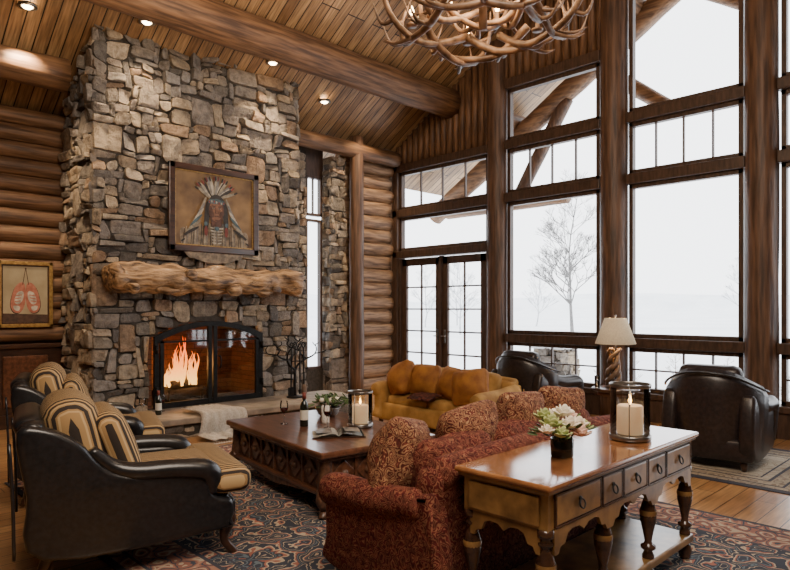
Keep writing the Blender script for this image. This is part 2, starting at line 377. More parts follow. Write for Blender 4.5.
def empty(name,kids,loc=(0,0,0)):
    e=bpy.data.objects.new(name,None); bpy.context.scene.collection.objects.link(e); e.location=loc
    for k in kids: k.parent=e
    return e

# ------------------------------------------------------------------ room shell
XW=8.8; RIDGE=2.36
def roof(y):
    if y>=RIDGE: return 5.15+.6*(8.25-y)
    return roof(2*RIDGE-y)
o=Ob('floor'); o.b2(-3,XW+.1,-4.3,9.7,-.2,0,FLOOR); o.done()
o=Ob('ceiling')
o.prism([(9.75,roof(9.75)),(RIDGE,roof(RIDGE)),(-4.5,roof(-4.5)),(-4.5,roof(-4.5)+.2),(RIDGE,roof(RIDGE)+.2),(9.75,roof(9.75)+.2)],'yz',-3.1,11.3,CEIL); o.done()
o=Ob('wall_west'); o.prism([(-4.3,0),(9.7,0),(9.7,roof(9.7)),(RIDGE,roof(RIDGE)),(-4.3,roof(-4.3))],'yz',-3.15,-3.0,PANEL); o.done()
o=Ob('wall_south'); o.b2(-3,XW,-4.45,-4.3,0,roof(-4.3),PANEL); o.done()
for (y,zz,r) in ((7.45,5.33,.25),(4.9,roof(4.9)-.32,.24),(.0,roof(0)-.32,.24),(RIDGE,roof(RIDGE)-.3,.28)):
    o=Ob('roof_purlin_log'); o.log((-2.95,y,zz),(XW-.02 if y>7 else XW+2.2,y,zz),r,r*1.05,LOGX,seg=20,nz=.07,n=40); o.done()
o=Ob('header_log'); o.log((-2.95,8.7,4.58),(2.62,8.7,4.58),.2,.2,LOGX,seg=18,n=24); o.done()
o=Ob('trim_3'); o.log((6.05,8.72,4.5),(8.6,8.72,4.5),.14,.15,LOGX,seg=16); o.done()
o=Ob('wall_alcove')
o.b2(-3,6.0,9.62,9.75,0,roof(9.7),LOGX)
z=1.25
while z<4.3:
    o.log((-2.98,9.56,z),(3.1,9.56,z),.118,.118,LOGX,seg=12,nz=.15,n=20); z+=.225
o.b2(-3,3.1,9.5,9.62,0,1.08,DARKWOOD); o.b2(-3,3.1,9.44,9.62,1.06,1.12,DARKWOOD,.01); o.b2(-3,3.1,9.46,9.6,0,.18,DARKWOOD)
for k in range(8):
    x=2.35-.7*k
    o.b2(x-.27,x+.27,9.46,9.5,.28,.96,REDWOOD,.015)
o.done()
o=Ob('wall_north')
o.b2(6.02,6.66,9.03,9.2,0,4.6,MORTAR); o.b2(7.5,8.9,9.12,9.25,0,4.6,LOGEND); o.b2(6.6,7.05,9.05,9.2,3.98,4.6,TRIM); o.b2(6.6,7.05,9.05,9.2,0,.5,MORTAR)
z=.13; k=0
while z<4.45:
    o.log((7.74+R(-.03,.03),9.02,z),(8.62+(.0 if k%2 else .1),9.02,z),.14,.15,LOGEND,seg=14,nz=.2,n=8); z+=.262;k+=1
o.log((7.58,8.72,0),(7.58,8.72,4.75),.14,.13,LOGZ)
o.done()
st=Stones('stone_pier_north')
st.panel(.38,4.35,lambda u,v,w:(7.07+u,8.86-w,v),seed=11)
st.panel(.3,4.35,lambda u,v,w:(7.10-w,9.16-u,v),seed=12)
st.panel(.6,4.35,lambda u,v,w:(6.04+u,9.0-w,v),seed=13)
a=st.done()
b=Ob('core'); b.b2(7.13,7.42,8.89,9.18,0,4.35,MORTAR); empty('wall_pier',[a,b.done()])
def window(name,y0,y1,z0,z1,nv=0,nh=0,fw=.06,x=XW,axis='y',mw=.022):
    o=Ob(name)
    def bx(a0,a1,b0,b1,d=.05):
        if axis=='y': o.b2(x-d,x+d,a0,a1,b0,b1,TRIM,.006)
        else: o.b2(a0,a1,x-d,x+d,b0,b1,TRIM,.006)
    bx(y0,y1,z0,z0+fw);bx(y0,y1,z1-fw,z1);bx(y0,y0+fw,z0,z1);bx(y1-fw,y1,z0,z1)
    for k in range(1,nv+1):
        c=y0+(y1-y0)*k/(nv+1); bx(c-mw/2,c+mw/2,z0,z1,.025)
    for k in range(1,nh+1):
        c=z0+(z1-z0)*k/(nh+1); bx(y0,y1,c-mw/2,c+mw/2,.025)
    return o.done()
window('window_1',6.67,7.04,.5,3.2,0,0,.045,9.1,'x'); window('window_2',6.67,7.04,3.26,3.98,1,0,.045,9.1,'x')
wn=3
o=Ob('wall_east')
o.b2(XW-.1,XW+.1,-1.5,6.3,0,.32,TRIM); o.b2(XW-.14,XW+.14,-1.5,6.3,.32,.40,TRIM,.01)
segs=[(6.4,9.02,4.42),(4.3,6.4,5.45),(.42,4.3,7.05),(-1.68,.42,5.45),(-4.3,-1.68,0)]
for a,b,z0 in segs:
    pts=[(a,z0),(b,z0),(b,roof(b)-.01)]
    if a<RIDGE<b: pts.append((RIDGE,roof(RIDGE)-.01))
    pts.append((a,roof(a)-.01))
    o.prism(pts,'yz',XW,XW+.1,BOARD)
    y=a+.08
    while y<b:
        if roof(y)-z0>.15: o.cyl((XW-.01,y,z0),(XW-.01,y,roof(y)-.03),.07,.07,BOARD,seg=8)
        y+=.145
for (a,b) in ((6.55,8.95),(4.5,6.22),(2.54,4.1),(.62,2.18),(-1.5,.24)):
    for z0,z1 in ((4.27,4.42),(3.38,3.53)):
        o.b2(XW-.12,XW+.12,a,b,z0,z1,TRIM,.012)
    if a<6: o.b2(XW-.12,XW+.12,a,b,1.03,1.17,TRIM,.012)
    else: o.b2(XW-.12,XW+.12,a,b,2.58,2.72,TRIM,.012)
for (a,b) in ((4.5,6.22),(-1.5,.24)): o.b2(XW-.12,XW+.12,a,b,5.28,5.45,TRIM,.012)
for (a,b) in ((2.54,4.1),(.62,2.18)): o.b2(XW-.12,XW+.12,a,b,6.9,7.05,TRIM,.012)
o.b2(XW-.12,XW+.12,8.78,8.98,0,4.45,TRIM,.01)
for y,r in ((6.4,.18),(4.3,.20),(2.36,.19),(.42,.20),(-1.7,.19)):
    o.log((XW-.05,y,0),(XW-.05,y,roof(y)-.15),r,r*.97,LOGZ,seg=20,nz=.06,n=30)
o.log((8.72,9.0,0),(8.72,9.0,4.55),.1,.1,LOGZ)
o.done()
for (a,b,top) in ((6.59,8.78,0),(4.53,6.2,5.28),(2.57,4.08,6.9),(.65,2.15,6.9),(-1.5,.2,5.28)):
    window('window_%d'%wn,a,b,3.53,4.27,3,0); wn+=1
    if top: 
        window('window_%d'%wn,a,b,4.42,top,0,0); wn+=1
        window('window_%d'%wn,a,b,1.17,3.38,0,0); wn+=1
        window('window_%d'%wn,a,b,.4,1.03,3,1); wn+=1
    else:
        window('window_%d'%wn,a,b,2.72,3.38,0,0); wn+=1
for y0,y1,n in ((6.66,7.66,1),(7.72,8.72,2)):
    o=Ob('door_%d'%n)
    def bx(a0,a1,b0,b1,d=.03): o.b2(XW-d,XW+d,a0,a1,b0,b1,TRIM,.005)
    bx(y0,y0+.12,.03,2.56);bx(y1-.12,y1,.03,2.56);bx(y0,y1,.03,.32);bx(y0,y1,2.42,2.56)
    bx((y0+y1)/2-.014,(y0+y1)/2+.014,.3,2.45,.02)
    for k in range(1,5):
        zc=.32+2.1*k/5; bx(y0,y1,zc-.014,zc+.014,.02)
    hy=y1-.06 if n==1 else y0+.06
    o.b2(XW-.05,XW-.03,hy-.02,hy+.02,.95,1.2,PEWTER,.005); o.cyl((XW-.09,hy,1.08),(XW-.03,hy,1.08),.012,.012,PEWTER); o.cyl((XW-.09,hy-.05,1.08),(XW-.09,hy+.05,1.08),.011,.011,PEWTER)
    o.done()
o=Ob('trim_1')
for y in (6.61,7.69,8.75): o.b2(XW-.08,XW+.08,y-.025,y+.025,0,2.57,TRIM,.01)
o.done()

# ------------------------------------------------------------------ chimney
CX0,CX1,CY=2.8,5.93,8.25
CB=9.40
def arch(x):
    u=(x-4.36)/.84; return 1.42-.2*u*u
def skipf(u,v):
    x=CX0+u; return (3.5<x<5.22 and .25<v<arch(x)+.03) or v>5.17
def skips(u,v): return v>roof(CB-u)-.05
def skips2(u,v): return v>roof(CY+u)-.05
st=Stones('stone_facing')
st.panel(CX1-CX0+.02,5.2,lambda u,v,w:(CX0-.02+u,CY-w,v),skip=skipf,seed=3)
st.panel(CB-CY,5.2,lambda u,v,w:(CX0-w,CB-u,v),skip=skips,seed=5)
st.panel(.7,5.2,lambda u,v,w:(CX1+w*.7,CY+u,v),skip=skips2,seed=6)
sf=st.done()
c=Ob('chimney_core')
def slab(x0,x1,y0,y1,z0): c.prism([(y0,z0),(y1,z0),(y1,roof(y1)-.01),(y0,roof(y0)-.01)],'yz',x0,x1,MORTAR)
slab(CX0+.03,3.5,CY+.03,CB,0); slab(5.22,CX1-.03,CY+.03,CB,0); slab(3.5,5.22,CY+.03,CB,1.42)
for i in range(12):
    x0=3.5+1.72*i/12; x1=x0+1.72/12; c.b2(x0,x1,CY+.03,9.0,min(arch(x0),arch(x1)),1.43,MORTAR)
c.b2(3.5,5.22,CY+.03,CB,0,.25,MORTAR)
c.b2(3.5,5.22,9.0,9.05,.25,1.45,FBRICK); c.b2(3.5,3.56,CY+.05,9.0,.25,1.3,FBRICK); c.b2(5.16,5.22,CY+.05,9.0,.25,1.3,FBRICK)
empty('stone_chimney',[sf,c.done()])
h=Ob('hearth_slab')
pts=[(3.0,7.45),(3.25,7.28),(3.9,7.22),(4.6,7.26),(5.3,7.2),(6.0,7.3),(6.35,7.5),(6.45,7.8),(6.4,8.17),(3.0,8.17)]
h.prism(pts,'xy',.17,.25,MAT('hearth_stone',(.32,.26,.20),(.17,.135,.10),scale=5,rough=.6,bump=.6),.015)
h.prism([(a*.985+.07,b if b>8 else b+.06) for a,b in pts],'xy',0,.17,MORTAR)
st=Stones('hearth_stones')
st.panel(3.1,.165,lambda u,v,w:(3.15+u,7.32-w*.6,v),seed=21,depth=.03)
st.panel(.7,.165,lambda u,v,w:(3.04-w*.5,8.15-u,v),seed=22,depth=.03)
empty('stone_hearth',[h.done(),st.done()])
f=Ob('fireplace_doors')
n=16; xs=[3.53+1.66*i/n for i in range(n+1)]
outer=[(x,arch(x)-.005) for x in xs]; inner=[(4.36+(x-4.36)*.93,arch(x)-.075) for x in xs]
f.prism([(3.53,.255)]+outer+[(5.19,.255),(5.12,.255)]+inner[::-1]+[(3.6,.255)],'xz',8.13,8.18,IRON)
for xc in (4.32,4.40): f.b2(xc-.03,xc+.03,8.11,8.16,.26,1.35,IRON,.005)
f.b2(3.58,5.14,8.12,8.17,.255,.33,IRON,.005); f.b2(3.58,4.33,8.12,8.15,1.13,1.155,IRON); f.b2(4.39,5.14,8.12,8.15,1.13,1.155,IRON)
for xc in (3.63,5.09): f.b2(xc-.025,xc+.025,8.12,8.16,.26,1.16,IRON)
for xc in (4.27,4.45): f.tube([(xc,8.1,.75),(xc,8.05,.77),(xc,8.05,.9),(xc,8.1,.92)],.01,IRON,seg=8,sub=4)
for xc in (3.55,5.17):
    for zc in (.5,1.05): f.cyl((xc,8.11,zc-.05),(xc,8.11,zc+.05),.018,.018,IRON)
f.b2(3.6,4.3,8.135,8.139,.3,1.3,GLSW); f.b2(4.42,5.12,8.135,8.139,.3,1.3,GLSW)
f.done()
f=Ob('fire_logs')
f.log((3.75,8.62,.36),(4.55,8.7,.36),.07,.065,ASH); f.log((3.8,8.78,.37),(4.6,8.8,.36),.07,.06,ASH); f.log((3.95,8.6,.50),(4.45,8.82,.48),.06,.055,ASH)
for x in (3.9,4.4): f.b2(x-.012,x+.012,8.5,8.9,.27,.29,IRON); f.cyl((x,8.5,.251),(x,8.5,.45),.014,.012,IRON); f.cyl((x,8.88,.251),(x,8.88,.3),.012,.012,IRON)
f.done()
f=Ob('fire_flames')
rr=random.Random(4)
for k in range(44):
    x=rr.uniform(-.22,.22); y=rr.uniform(-.08,.08); hgt=(.74-2.2*abs(x-.04))*rr.uniform(.4,1.05)+.07; w=rr.uniform(.016,.036)
    ph=rr.uniform(0,6)
    f.tube([(x+.03*math.sin(ph+i*1.1)*i/3+.02*i/5,y+.02*math.cos(ph+i),hgt*i/5) for i in range(6)],[w*.6,w*1.2,w,w*.7,w*.35,.001],FLAME,seg=7,sub=3,ell=.6)
f.done(loc=(4.16,8.7,.47))
# mantel
m=Ob('mantel_log')
n=90
P=[(2.88+2.85*i/n, 7.99+.015*math.sin(i*.27), 1.98+.014*math.sin(i*.17)) for i in range(n+1)]
rad=[.175+.016*math.sin(i*.3)+.022*noise.noise(Vector((i*.2,0,0))) for i in range(n+1)]; rad[0]=.15; rad[-1]=.14
m.tube(P,rad,MANTEL,seg=40,nz=.36,nf=4.2)
for (x,z,r) in ((3.12,1.87,.07),(3.62,1.94,.05),(4.55,1.86,.08),(5.25,1.88,.07),(3.9,2.04,.07),(2.95,2.06,.07),(4.9,2.02,.05),(5.6,1.98,.06)): m.ell((x,7.85,z),(r*1.3,r*.8,r),MANTEL,wr=.05,seg=24)
for (x) in (3.45,4.1,4.9): m.tube([(x,7.9,1.85),(x+.14,7.86,1.82),(x+.3,7.88,1.83)],[.045,.04,.015],MANTEL,sub=4,nz=.3,nf=6)
m.done()
def frame(o,x0,x1,z0,z1,w,d,y,mat,mat2=None):
    for (a,b,c,e) in ((x0,x1,z0,z0+w),(x0,x1,z1-w,z1),(x0,x0+w,z0,z1),(x1-w,x1,z0,z1)):
        o.b2(a,b,y-d,y,c,e,mat,.008)
    if mat2:
        v=.015
        for (a,b,c,e) in ((x0+w,x1-w,z0+w,z0+w+v),(x0+w,x1-w,z1-w-v,z1-w),(x0+w,x0+w+v,z0+w,z1-w),(x1-w-v,x1-w,z0+w,z1-w)):
            o.b2(a,b,y-d*.7,y,c,e,mat2)
GOLD=MAT('gilt',(.45,.28,.09),(.25,.14,.04),scale=30,rough=.4,metal=.5)
p=Ob('portrait_painting')
frame(p,-.69,.69,-.60,.60,.085,.06,0,DARKWOOD,GOLD)
BG=MAT('paint_ochre',(.30,.18,.075),(.10,.055,.026),scale=2.5,rough=.6)
p.b2(-.61,.61,-.025,-.005,-.52,.52,BG)
lay=[0]
def flat(pts,mat):
    lay[0]+=1; y=-.0255-.0003*lay[0]
    t=bmesh.new(); t.faces.new([t.verts.new((a,y,b)) for a,b in pts]); p.add(t,mat,smooth=False)
def fe(x,z,rx,rz,mat,rot=0,n=20):
    c,s=math.cos(rot),math.sin(rot)
    flat([(x+rx*math.cos(2*PI*i/n)*c-rz*math.sin(2*PI*i/n)*s, z+rx*math.cos(2*PI*i/n)*s+rz*math.sin(2*PI*i/n)*c) for i in range(n)],mat)
def pm(n,c,c2=None): return MAT('paint_'+n,c,c2 or tuple(x*.5 for x in c),scale=18,rough=.6)
pW=pm('feather',(.34,.29,.21)); pD=pm('dark',(.03,.022,.018)); pS=pm('skin',(.27,.125,.065),(.15,.065,.035)); pSs=pm('skin_shade',(.11,.045,.025)); pB=pm('buckskin',(.34,.26,.17),(.13,.10,.07)); pR=pm('red',(.22,.04,.025)); pC=pm('bone',(.50,.44,.35)); pT=pm('teal',(.07,.12,.14)); pG=pm('grey',(.22,.21,.20))
for k in range(9): fe(-.42+.84*k/8,-.36-.06*abs(k-4)*.5,.09,.22,(pB,pG,pB,pW)[k%4],(4-k)*.08)
fe(0,-.50,.50,.25,pB)
for k in range(34):
    x=-.46+.92*k/33; zz=-.31+.12*math.cos(x*3)+.03*math.sin(k*2.3); flat([(x-.005,zz),(x+.005,zz),(x+.02*x*3,-.51),(x+.02*x*3-.010,-.51)],(pD,pC,pG,pB,pD)[k%5])
for k in range(17):
    a=math.radians(-62+7.75*k+3*math.sin(k*2)); r=.27+.05*math.sin(k*1.7)
    cx=math.sin(a)*(.10+r*.35); cz=.14+math.cos(a)*(.10+r*.33)
    fe(cx,cz,.022,.14,(pW,pG,pC,pD)[k%4],-a-.1); tx=math.sin(a)*(.33+.3*(r-.27)); tz=.14+math.cos(a)*.31; fe(tx,min(tz,.47),.014,.035,(pD,pR)[k%2],-a)
for s_ in (-1,1):
    for k in range(6): fe(s_*(.20+.035*k),.06-.075*k,.020,.13,(pW,pG,pC,pT,pW,pD)[k],s_*(.4+.13*k)); fe(s_*(.27+.045*k),-.05-.08*k,.012,.035,pD,s_*(.4+.12*k))
    fe(s_*.145,-.10,.04,.22,pD,s_*.06); fe(s_*.155,-.30,.026,.07,pR,0); fe(s_*.16,-.20,.028,.03,pT)
fe(0,.03,.145,.195,pD); flat([(-.10,-.11),(.10,-.11),(.07,-.23),(-.07,-.23)],pSs)
fe(0,-.015,.118,.168,pSs); fe(-.012,-.005,.103,.152,pS); fe(-.085,-.03,.028,.09,pSs,.1)
flat([(-.13,.09),(.13,.09),(.125,.14),(0,.165),(-.125,.14)],pT)
for k in range(7): fe(-.11+.037*k,.112+.01*math.sin(k),.011,.018,pC if k%2 else pR)
for s_ in (-1,1): fe(s_*.048,.03,.03,.014,pSs); fe(s_*.048,.026,.018,.006,pC); fe(s_*.046,.026,.007,.007,pD); flat([(s_*.02,.048),(s_*.08,.05),(s_*.08,.062),(s_*.02,.058)],pD); fe(s_*.062,-.055,.02,.05,pSs,s_*-.3)
flat([(-.012,.03),(.012,.03),(.03,-.045),(-.03,-.045)],pSs); flat([(-.008,.04),(.008,.04),(.016,-.035),(-.012,-.035)],pS)
fe(0,-.085,.042,.011,pSs); fe(0,-.103,.032,.007,pS); fe(0,-.14,.03,.010,pSs)
for k in range(6):
    zz=-.24-.042*k; ww=.10-.006*k; flat([(-ww,zz),(-.01,zz-.01),(-.01,zz-.03),(-ww,zz-.02)],pC); flat([(.01,zz-.01),(ww,zz),(ww,zz-.02),(.01,zz-.03)],pC)
fe(0,-.26,.035,.03,pT)
p.done(loc=(4.4,8.14,2.98))
p=Ob('moccasin_painting'); lay[0]=0
frame(p,-.33,.33,-.44,.44,.05,.05,0,GOLD,DARKWOOD)
p.b2(-.29,.29,-.025,-.005,-.4,.4,MAT('paint_wheat',(.46,.38,.24),(.30,.24,.14),scale=3,rough=.6))
pO=pm('umber',(.10,.05,.03)); flat([(-.28,-.39),(.28,-.39),(.28,-.27),(-.28,-.25)],pO)
pK=pm('salmon',(.52,.20,.13),(.36,.11,.07)); pH=pm('offwhite',(.66,.58,.48))
for s_ in (-1,1):
    P0=[(s_*.01,.13),(s_*.06,.16),(s_*.12,.10),(s_*.16,-.02),(s_*.175,-.14),(s_*.14,-.23),(s_*.07,-.24),(s_*.02,-.17),(s_*.0,-.03)]
    flat([(a+s_*.008,b-.012) for a,b in smoothpts(P0,4)],pO); flat(smoothpts(P0,4),pK)
    flat(smoothpts([(s_*.03,.04),(s_*.10,.02),(s_*.13,-.10),(s_*.08,-.13),(s_*.03,-.06)],4),pH)
    for k in range(3): flat([(s_*(.045+.008*k),.0-.04*k),(s_*(.115+.006*k),-.01-.04*k),(s_*(.115+.006*k),-.022-.04*k),(s_*(.045+.008*k),-.012-.04*k)],pK)
    flat(smoothpts([(s_*.07,-.16),(s_*.14,-.15),(s_*.13,-.205),(s_*.08,-.215)],4),pH)
    flat([(s_*.03,.13),(s_*.04,.13),(s_*.006,.34),(s_*-.002,.34)],pO)
fe(0,.345,.012,.012,pO)
p.done(loc=(2.33,9.43,1.78))

def downlight(x,y):
    o=Ob('recessed_downlight'); z=roof(y)
    o.lathe([(.055,.0),(.10,-.0),(.105,-.03),(.07,-.035),(.065,.0)],PEWTER,(x,y,z-.04)); o.ell((x,y,z-.06),(.06,.06,.035),CANL); o.done()
for x,y in ((3.35,7.95),(5.25,7.95),(6.5,8.3),(2.05,8.2),(7.4,7.9)): downlight(x,y)
def spot(loc,tgt,e,ang,col=(1,.74,.47),rad=.06,blend=.8):
    l=bpy.data.lights.new('spot','SPOT'); l.energy=e; l.spot_size=math.radians(ang); l.spot_blend=blend; l.color=col; l.shadow_soft_size=rad
    ob=bpy.data.objects.new('spot_light',l); bpy.context.scene.collection.objects.link(ob); ob.location=loc
    ob.rotation_euler=(Vector(tgt)-Vector(loc)).to_track_quat('-Z','Y').to_euler()
for x in (3.35,5.25): spot((x,7.85,roof(7.85)-.12),(x,8.2,2.0),520,80)
spot((6.5,8.25,4.95),(6.9,8.7,0),150,70); spot((2.05,8.3,4.85),(2.3,9.4,1.8),300,80); spot((7.4,7.9,5.2),(8.1,8.9,1.5),280,80)
def point(loc,e,col=(1,.7,.4),rad=.1):
    l=bpy.data.lights.new('pl','POINT'); l.energy=e; l.color=col; l.shadow_soft_size=rad
    ob=bpy.data.objects.new('bulb_light',l); bpy.context.scene.collection.objects.link(ob); ob.location=loc
point((4.1,8.5,.8),20,(1,.45,.15),.15)

# ------------------------------------------------------------------ chandelier
ch=Ob('antler_chandelier'); rr=random.Random(9)
def antler(a,r0,z0,S,flip):
    ca,sa=math.cos(a),math.sin(a)
    def W(t,rad,z): return (ca*rad-sa*t, sa*rad+ca*t, z)
    f=flip; j=lambda: rr.uniform(-.03,.03)
    pts=[W(-f*.36*S,r0-.06,z0+.04),W(-f*.14*S,r0+.04+j(),z0-.09*S+j()),W(f*.12*S,r0+.13*S+j(),z0-.13*S+j()),W(f*.34*S,r0+.21*S+j(),z0-.04*S+j()),W(f*.46*S,r0+.22*S,z0+.15*S),W(f*.42*S,r0+.14*S,z0+.34*S)]
    ch.tube(pts,[.034*S,.030*S,.027*S,.024*S,.017*S,.003],ANTLER,seg=8,sub=4,nz=.2,nf=6)
    for i,(dt,dr,dz) in enumerate(((.02,.20,.10),(.12,.24,.02),(.02,.18,.17),(-.12,.14,.14))):
        base=Vector(pts[i+1]); d=Vector(W(f*dt*S,dr*S,dz*S))
        mid=base+Vector((d.x*.6,d.y*.6,d.z*.1-.02)); ch.tube([base,mid,base+d],[.020*S,.014*S,.0015],ANTLER,seg=7,sub=4)
for k in range(11): antler(2*PI*k/11+.1,.36,.0,.95,1 if k%2 else -1)
for k in range(9): antler(2*PI*k/9+.4,.20,.16,.85,-1 if k%2 else 1)
for k in range(6): antler(2*PI*k/6,.12,.38,.75,1)
for k in range(12):
    a=2*PI*k/12+.35; r=.56 if k%2 else .36; z=.03 if k%2 else .1
    ch.lathe([(0,0),(.04,.0),(.045,.015),(.016,.02),(.014,.08),(0,.08)],ANTLER,(r*math.cos(a),r*math.sin(a),z)); ch.lathe([(0,0),(.014,.01),(.019,.035),(.008,.065),(0,.08)],BULB,(r*math.cos(a),r*math.sin(a),z+.08),seg=10)
ch.cyl((0,0,-.1),(0,0,.8),.03,.025,ANTLER)
zc=.8
while zc<4.6: ch.lathe([(.018,-.04),(.024,-.03),(.024,.03),(.018,.04)],IRON,(0,0,zc),seg=8,sc=(1,.4)); zc+=.07
ch.cyl((0,0,.8),(0,0,4.68),.006,.006,IRON,seg=6)
ch.done(loc=(3.60,2.76,3.70))
point((3.60,2.76,4.05),180,(1,.72,.45),.5)

# ------------------------------------------------------------------ seating
RZ=.0145
def wing_chair(loc,rz,sc):
    o=Ob('leather_wing_armchair')
    for (x,y) in ((.42,.33),(.42,-.33)):
        o.tube([(x,y,.30),(x+.035,y*1.03,.22),(x+.01,y,.10),(x+.05,y*1.02,.02),(x+.06,y*1.02,.0)],[.045,.042,.024,.028,.03],DARKWOOD,sub=4)
    for (x,y) in ((-.42,.30),(-.42,-.30)): o.tube([(x,y,.32),(x-.02,y,.15),(x-.08,y,0)],[.035,.03,.022],DARKWOOD,sub=3)
    o.cush((.0,0,.29),(.92,.74,.22),BLACKLEA,.04)
    o.cush((.46,0,.27),(.07,.72,.17),BLACKLEA,.03)
    for s_ in (-1,1):
        prof=smoothpts([(-.46,.18),(.38,.18),(.46,.24),(.46,.36),(.36,.41),(.33,.50),(.27,.575),(.10,.59),(-.08,.61),(-.20,.68),(-.30,.82),(-.44,.92),(-.57,.91),(-.53,.55)],4)
        y0=s_*.37
        o.prism(prof,'xz',y0-.05,y0+.05,BLACKLEA,.03,smooth=True)
        o.tube([(.34,y0,.42),(.355,y0+s_*.005,.50),(.31,y0+s_*.015,.575),(.15,y0+s_*.015,.605),(-.03,y0+s_*.01,.615),(-.15,y0,.66),(-.25,y0,.77)],[.04,.06,.066,.060,.055,.045,.03],BLACKLEA,sub=5,seg=14)
        for i in range(9): o.ell((.498,y0*.97,.20+.02*i),(.005,.005,.005),GOLD,seg=6)
        o.tube([(-.58,s_*.425,.22),(-.585,s_*.425,.55),(-.60,s_*.42,.86)],.008,BLACKLEA,seg=6,sub=3)
    o.cush((-.455,0,.59),(.13,.80,.76),BLACKLEA,.06,rot=(0,-.17,0))
    o.cush((-.52,0,.92),(.14,.66,.13),BLACKLEA,.065,rot=(0,-.17,0))
    o.cush((.10,0,.485),(.84,.62,.17),STRIPE,.07,.12)
    o.cush((.455,0,.485),(.24,.86,.17),STRIPE,.07,.06)
    o.cush((-.30,0,.77),(.26,.64,.60),STRIPE,.12,.15,rot=(0,-.20,0))
    o.cush((-.11,0,.73),(.17,.58,.48),STRIPE,.08,.25,rot=(0,-.30,0))
    o.done(loc=loc,rz=rz,sc=sc,floor=True)
wing_chair((1.66,4.15,RZ),math.radians(-14),(1.15,1.12,.99)); wing_chair((1.95,5.80,RZ),math.radians(-18),(1.0,1.05,1.04))
def club_chair(loc,rz):
    o=Ob('leather_club_chair')
    for x in (.36,-.36):
        for y in (.32,-.32): o.lathe([(0,0),(.022,0),(.035,.06),(.03,.09),(0,.09)],DARKWOOD,(x,y,0))
    o.cush((0,0,.20),(.90,.84,.22),BRLEA,.05)
    for s_ in (-1,1):
        prof=smoothpts([(-.42,.12),(.42,.12),(.46,.3),(.47,.52),(.38,.60),(0,.60),(-.25,.66),(-.42,.72)],4)
        o.prism(prof,'xz',s_*.36-.07,s_*.36+.07,BRLEA,.04,smooth=True)
        o.tube([(.45,s_*.37,.20),(.475,s_*.38,.5),(.42,s_*.385,.585),(.1,s_*.385,.60),(-.25,s_*.37,.68)],[.07,.085,.09,.085,.06],BRLEA,sub=5,seg=14)
    o.cush((.06,0,.40),(.74,.56,.18),BRLEA,.08,.15)
    n=14
    t=bmesh.new(); rows=[]
    for j in range(13):
        row=[]
        for i in range(n+1):
            a=math.radians(-78+156*i/n); 
            hh=.98-.20*abs(math.sin(a))**2.5
            f_=j/12
            ca,sa=math.cos(a),math.sin(a)
            if f_<.45: z=.10+(hh-.10)*f_/.45*.96; r=.44+.07*(f_/.45)+.02*math.sin(f_/.45*PI)
            elif f_<.6:
                u=(f_-.45)/.15; z=hh-.01+.04*math.sin(PI*u)-.01*u; r=.51-.16*u
            else:
                u=(f_-.6)/.4; z=hh-(hh-.35)*u; r=.35-.03*math.sin(PI*u)
            row.append(t.verts.new((-.02-ca*r*1.0,sa*r*.98,z)))
        rows.append(row)
    for a,b in zip(rows,rows[1:]):
        for i in range(n): t.faces.new((a[i],a[i+1],b[i+1],b[i]))
    for i in (0,n): 
        try: t.faces.new([r[i] for r in rows])
        except: pass
    bmesh.ops.recalc_face_normals(t,faces=t.faces[:]); o.add(t,BRLEA)
    o.cush((-.27,0,.74),(.20,.60,.56),BRLEA,.09,.25,rot=(0,-.14,0))
    o.tube([(-.02-.515*math.cos(math.radians(a)),.505*math.sin(math.radians(a)),.955-.20*abs(math.sin(math.radians(a)))**2.5) for a in range(-76,77,8)],.012,BLACKLEA,seg=6)
    o.done(loc=loc,rz=rz)
club_chair((7.02,2.30,.0085),math.radians(4)); club_chair((7.48,4.85,.0),math.radians(-4))

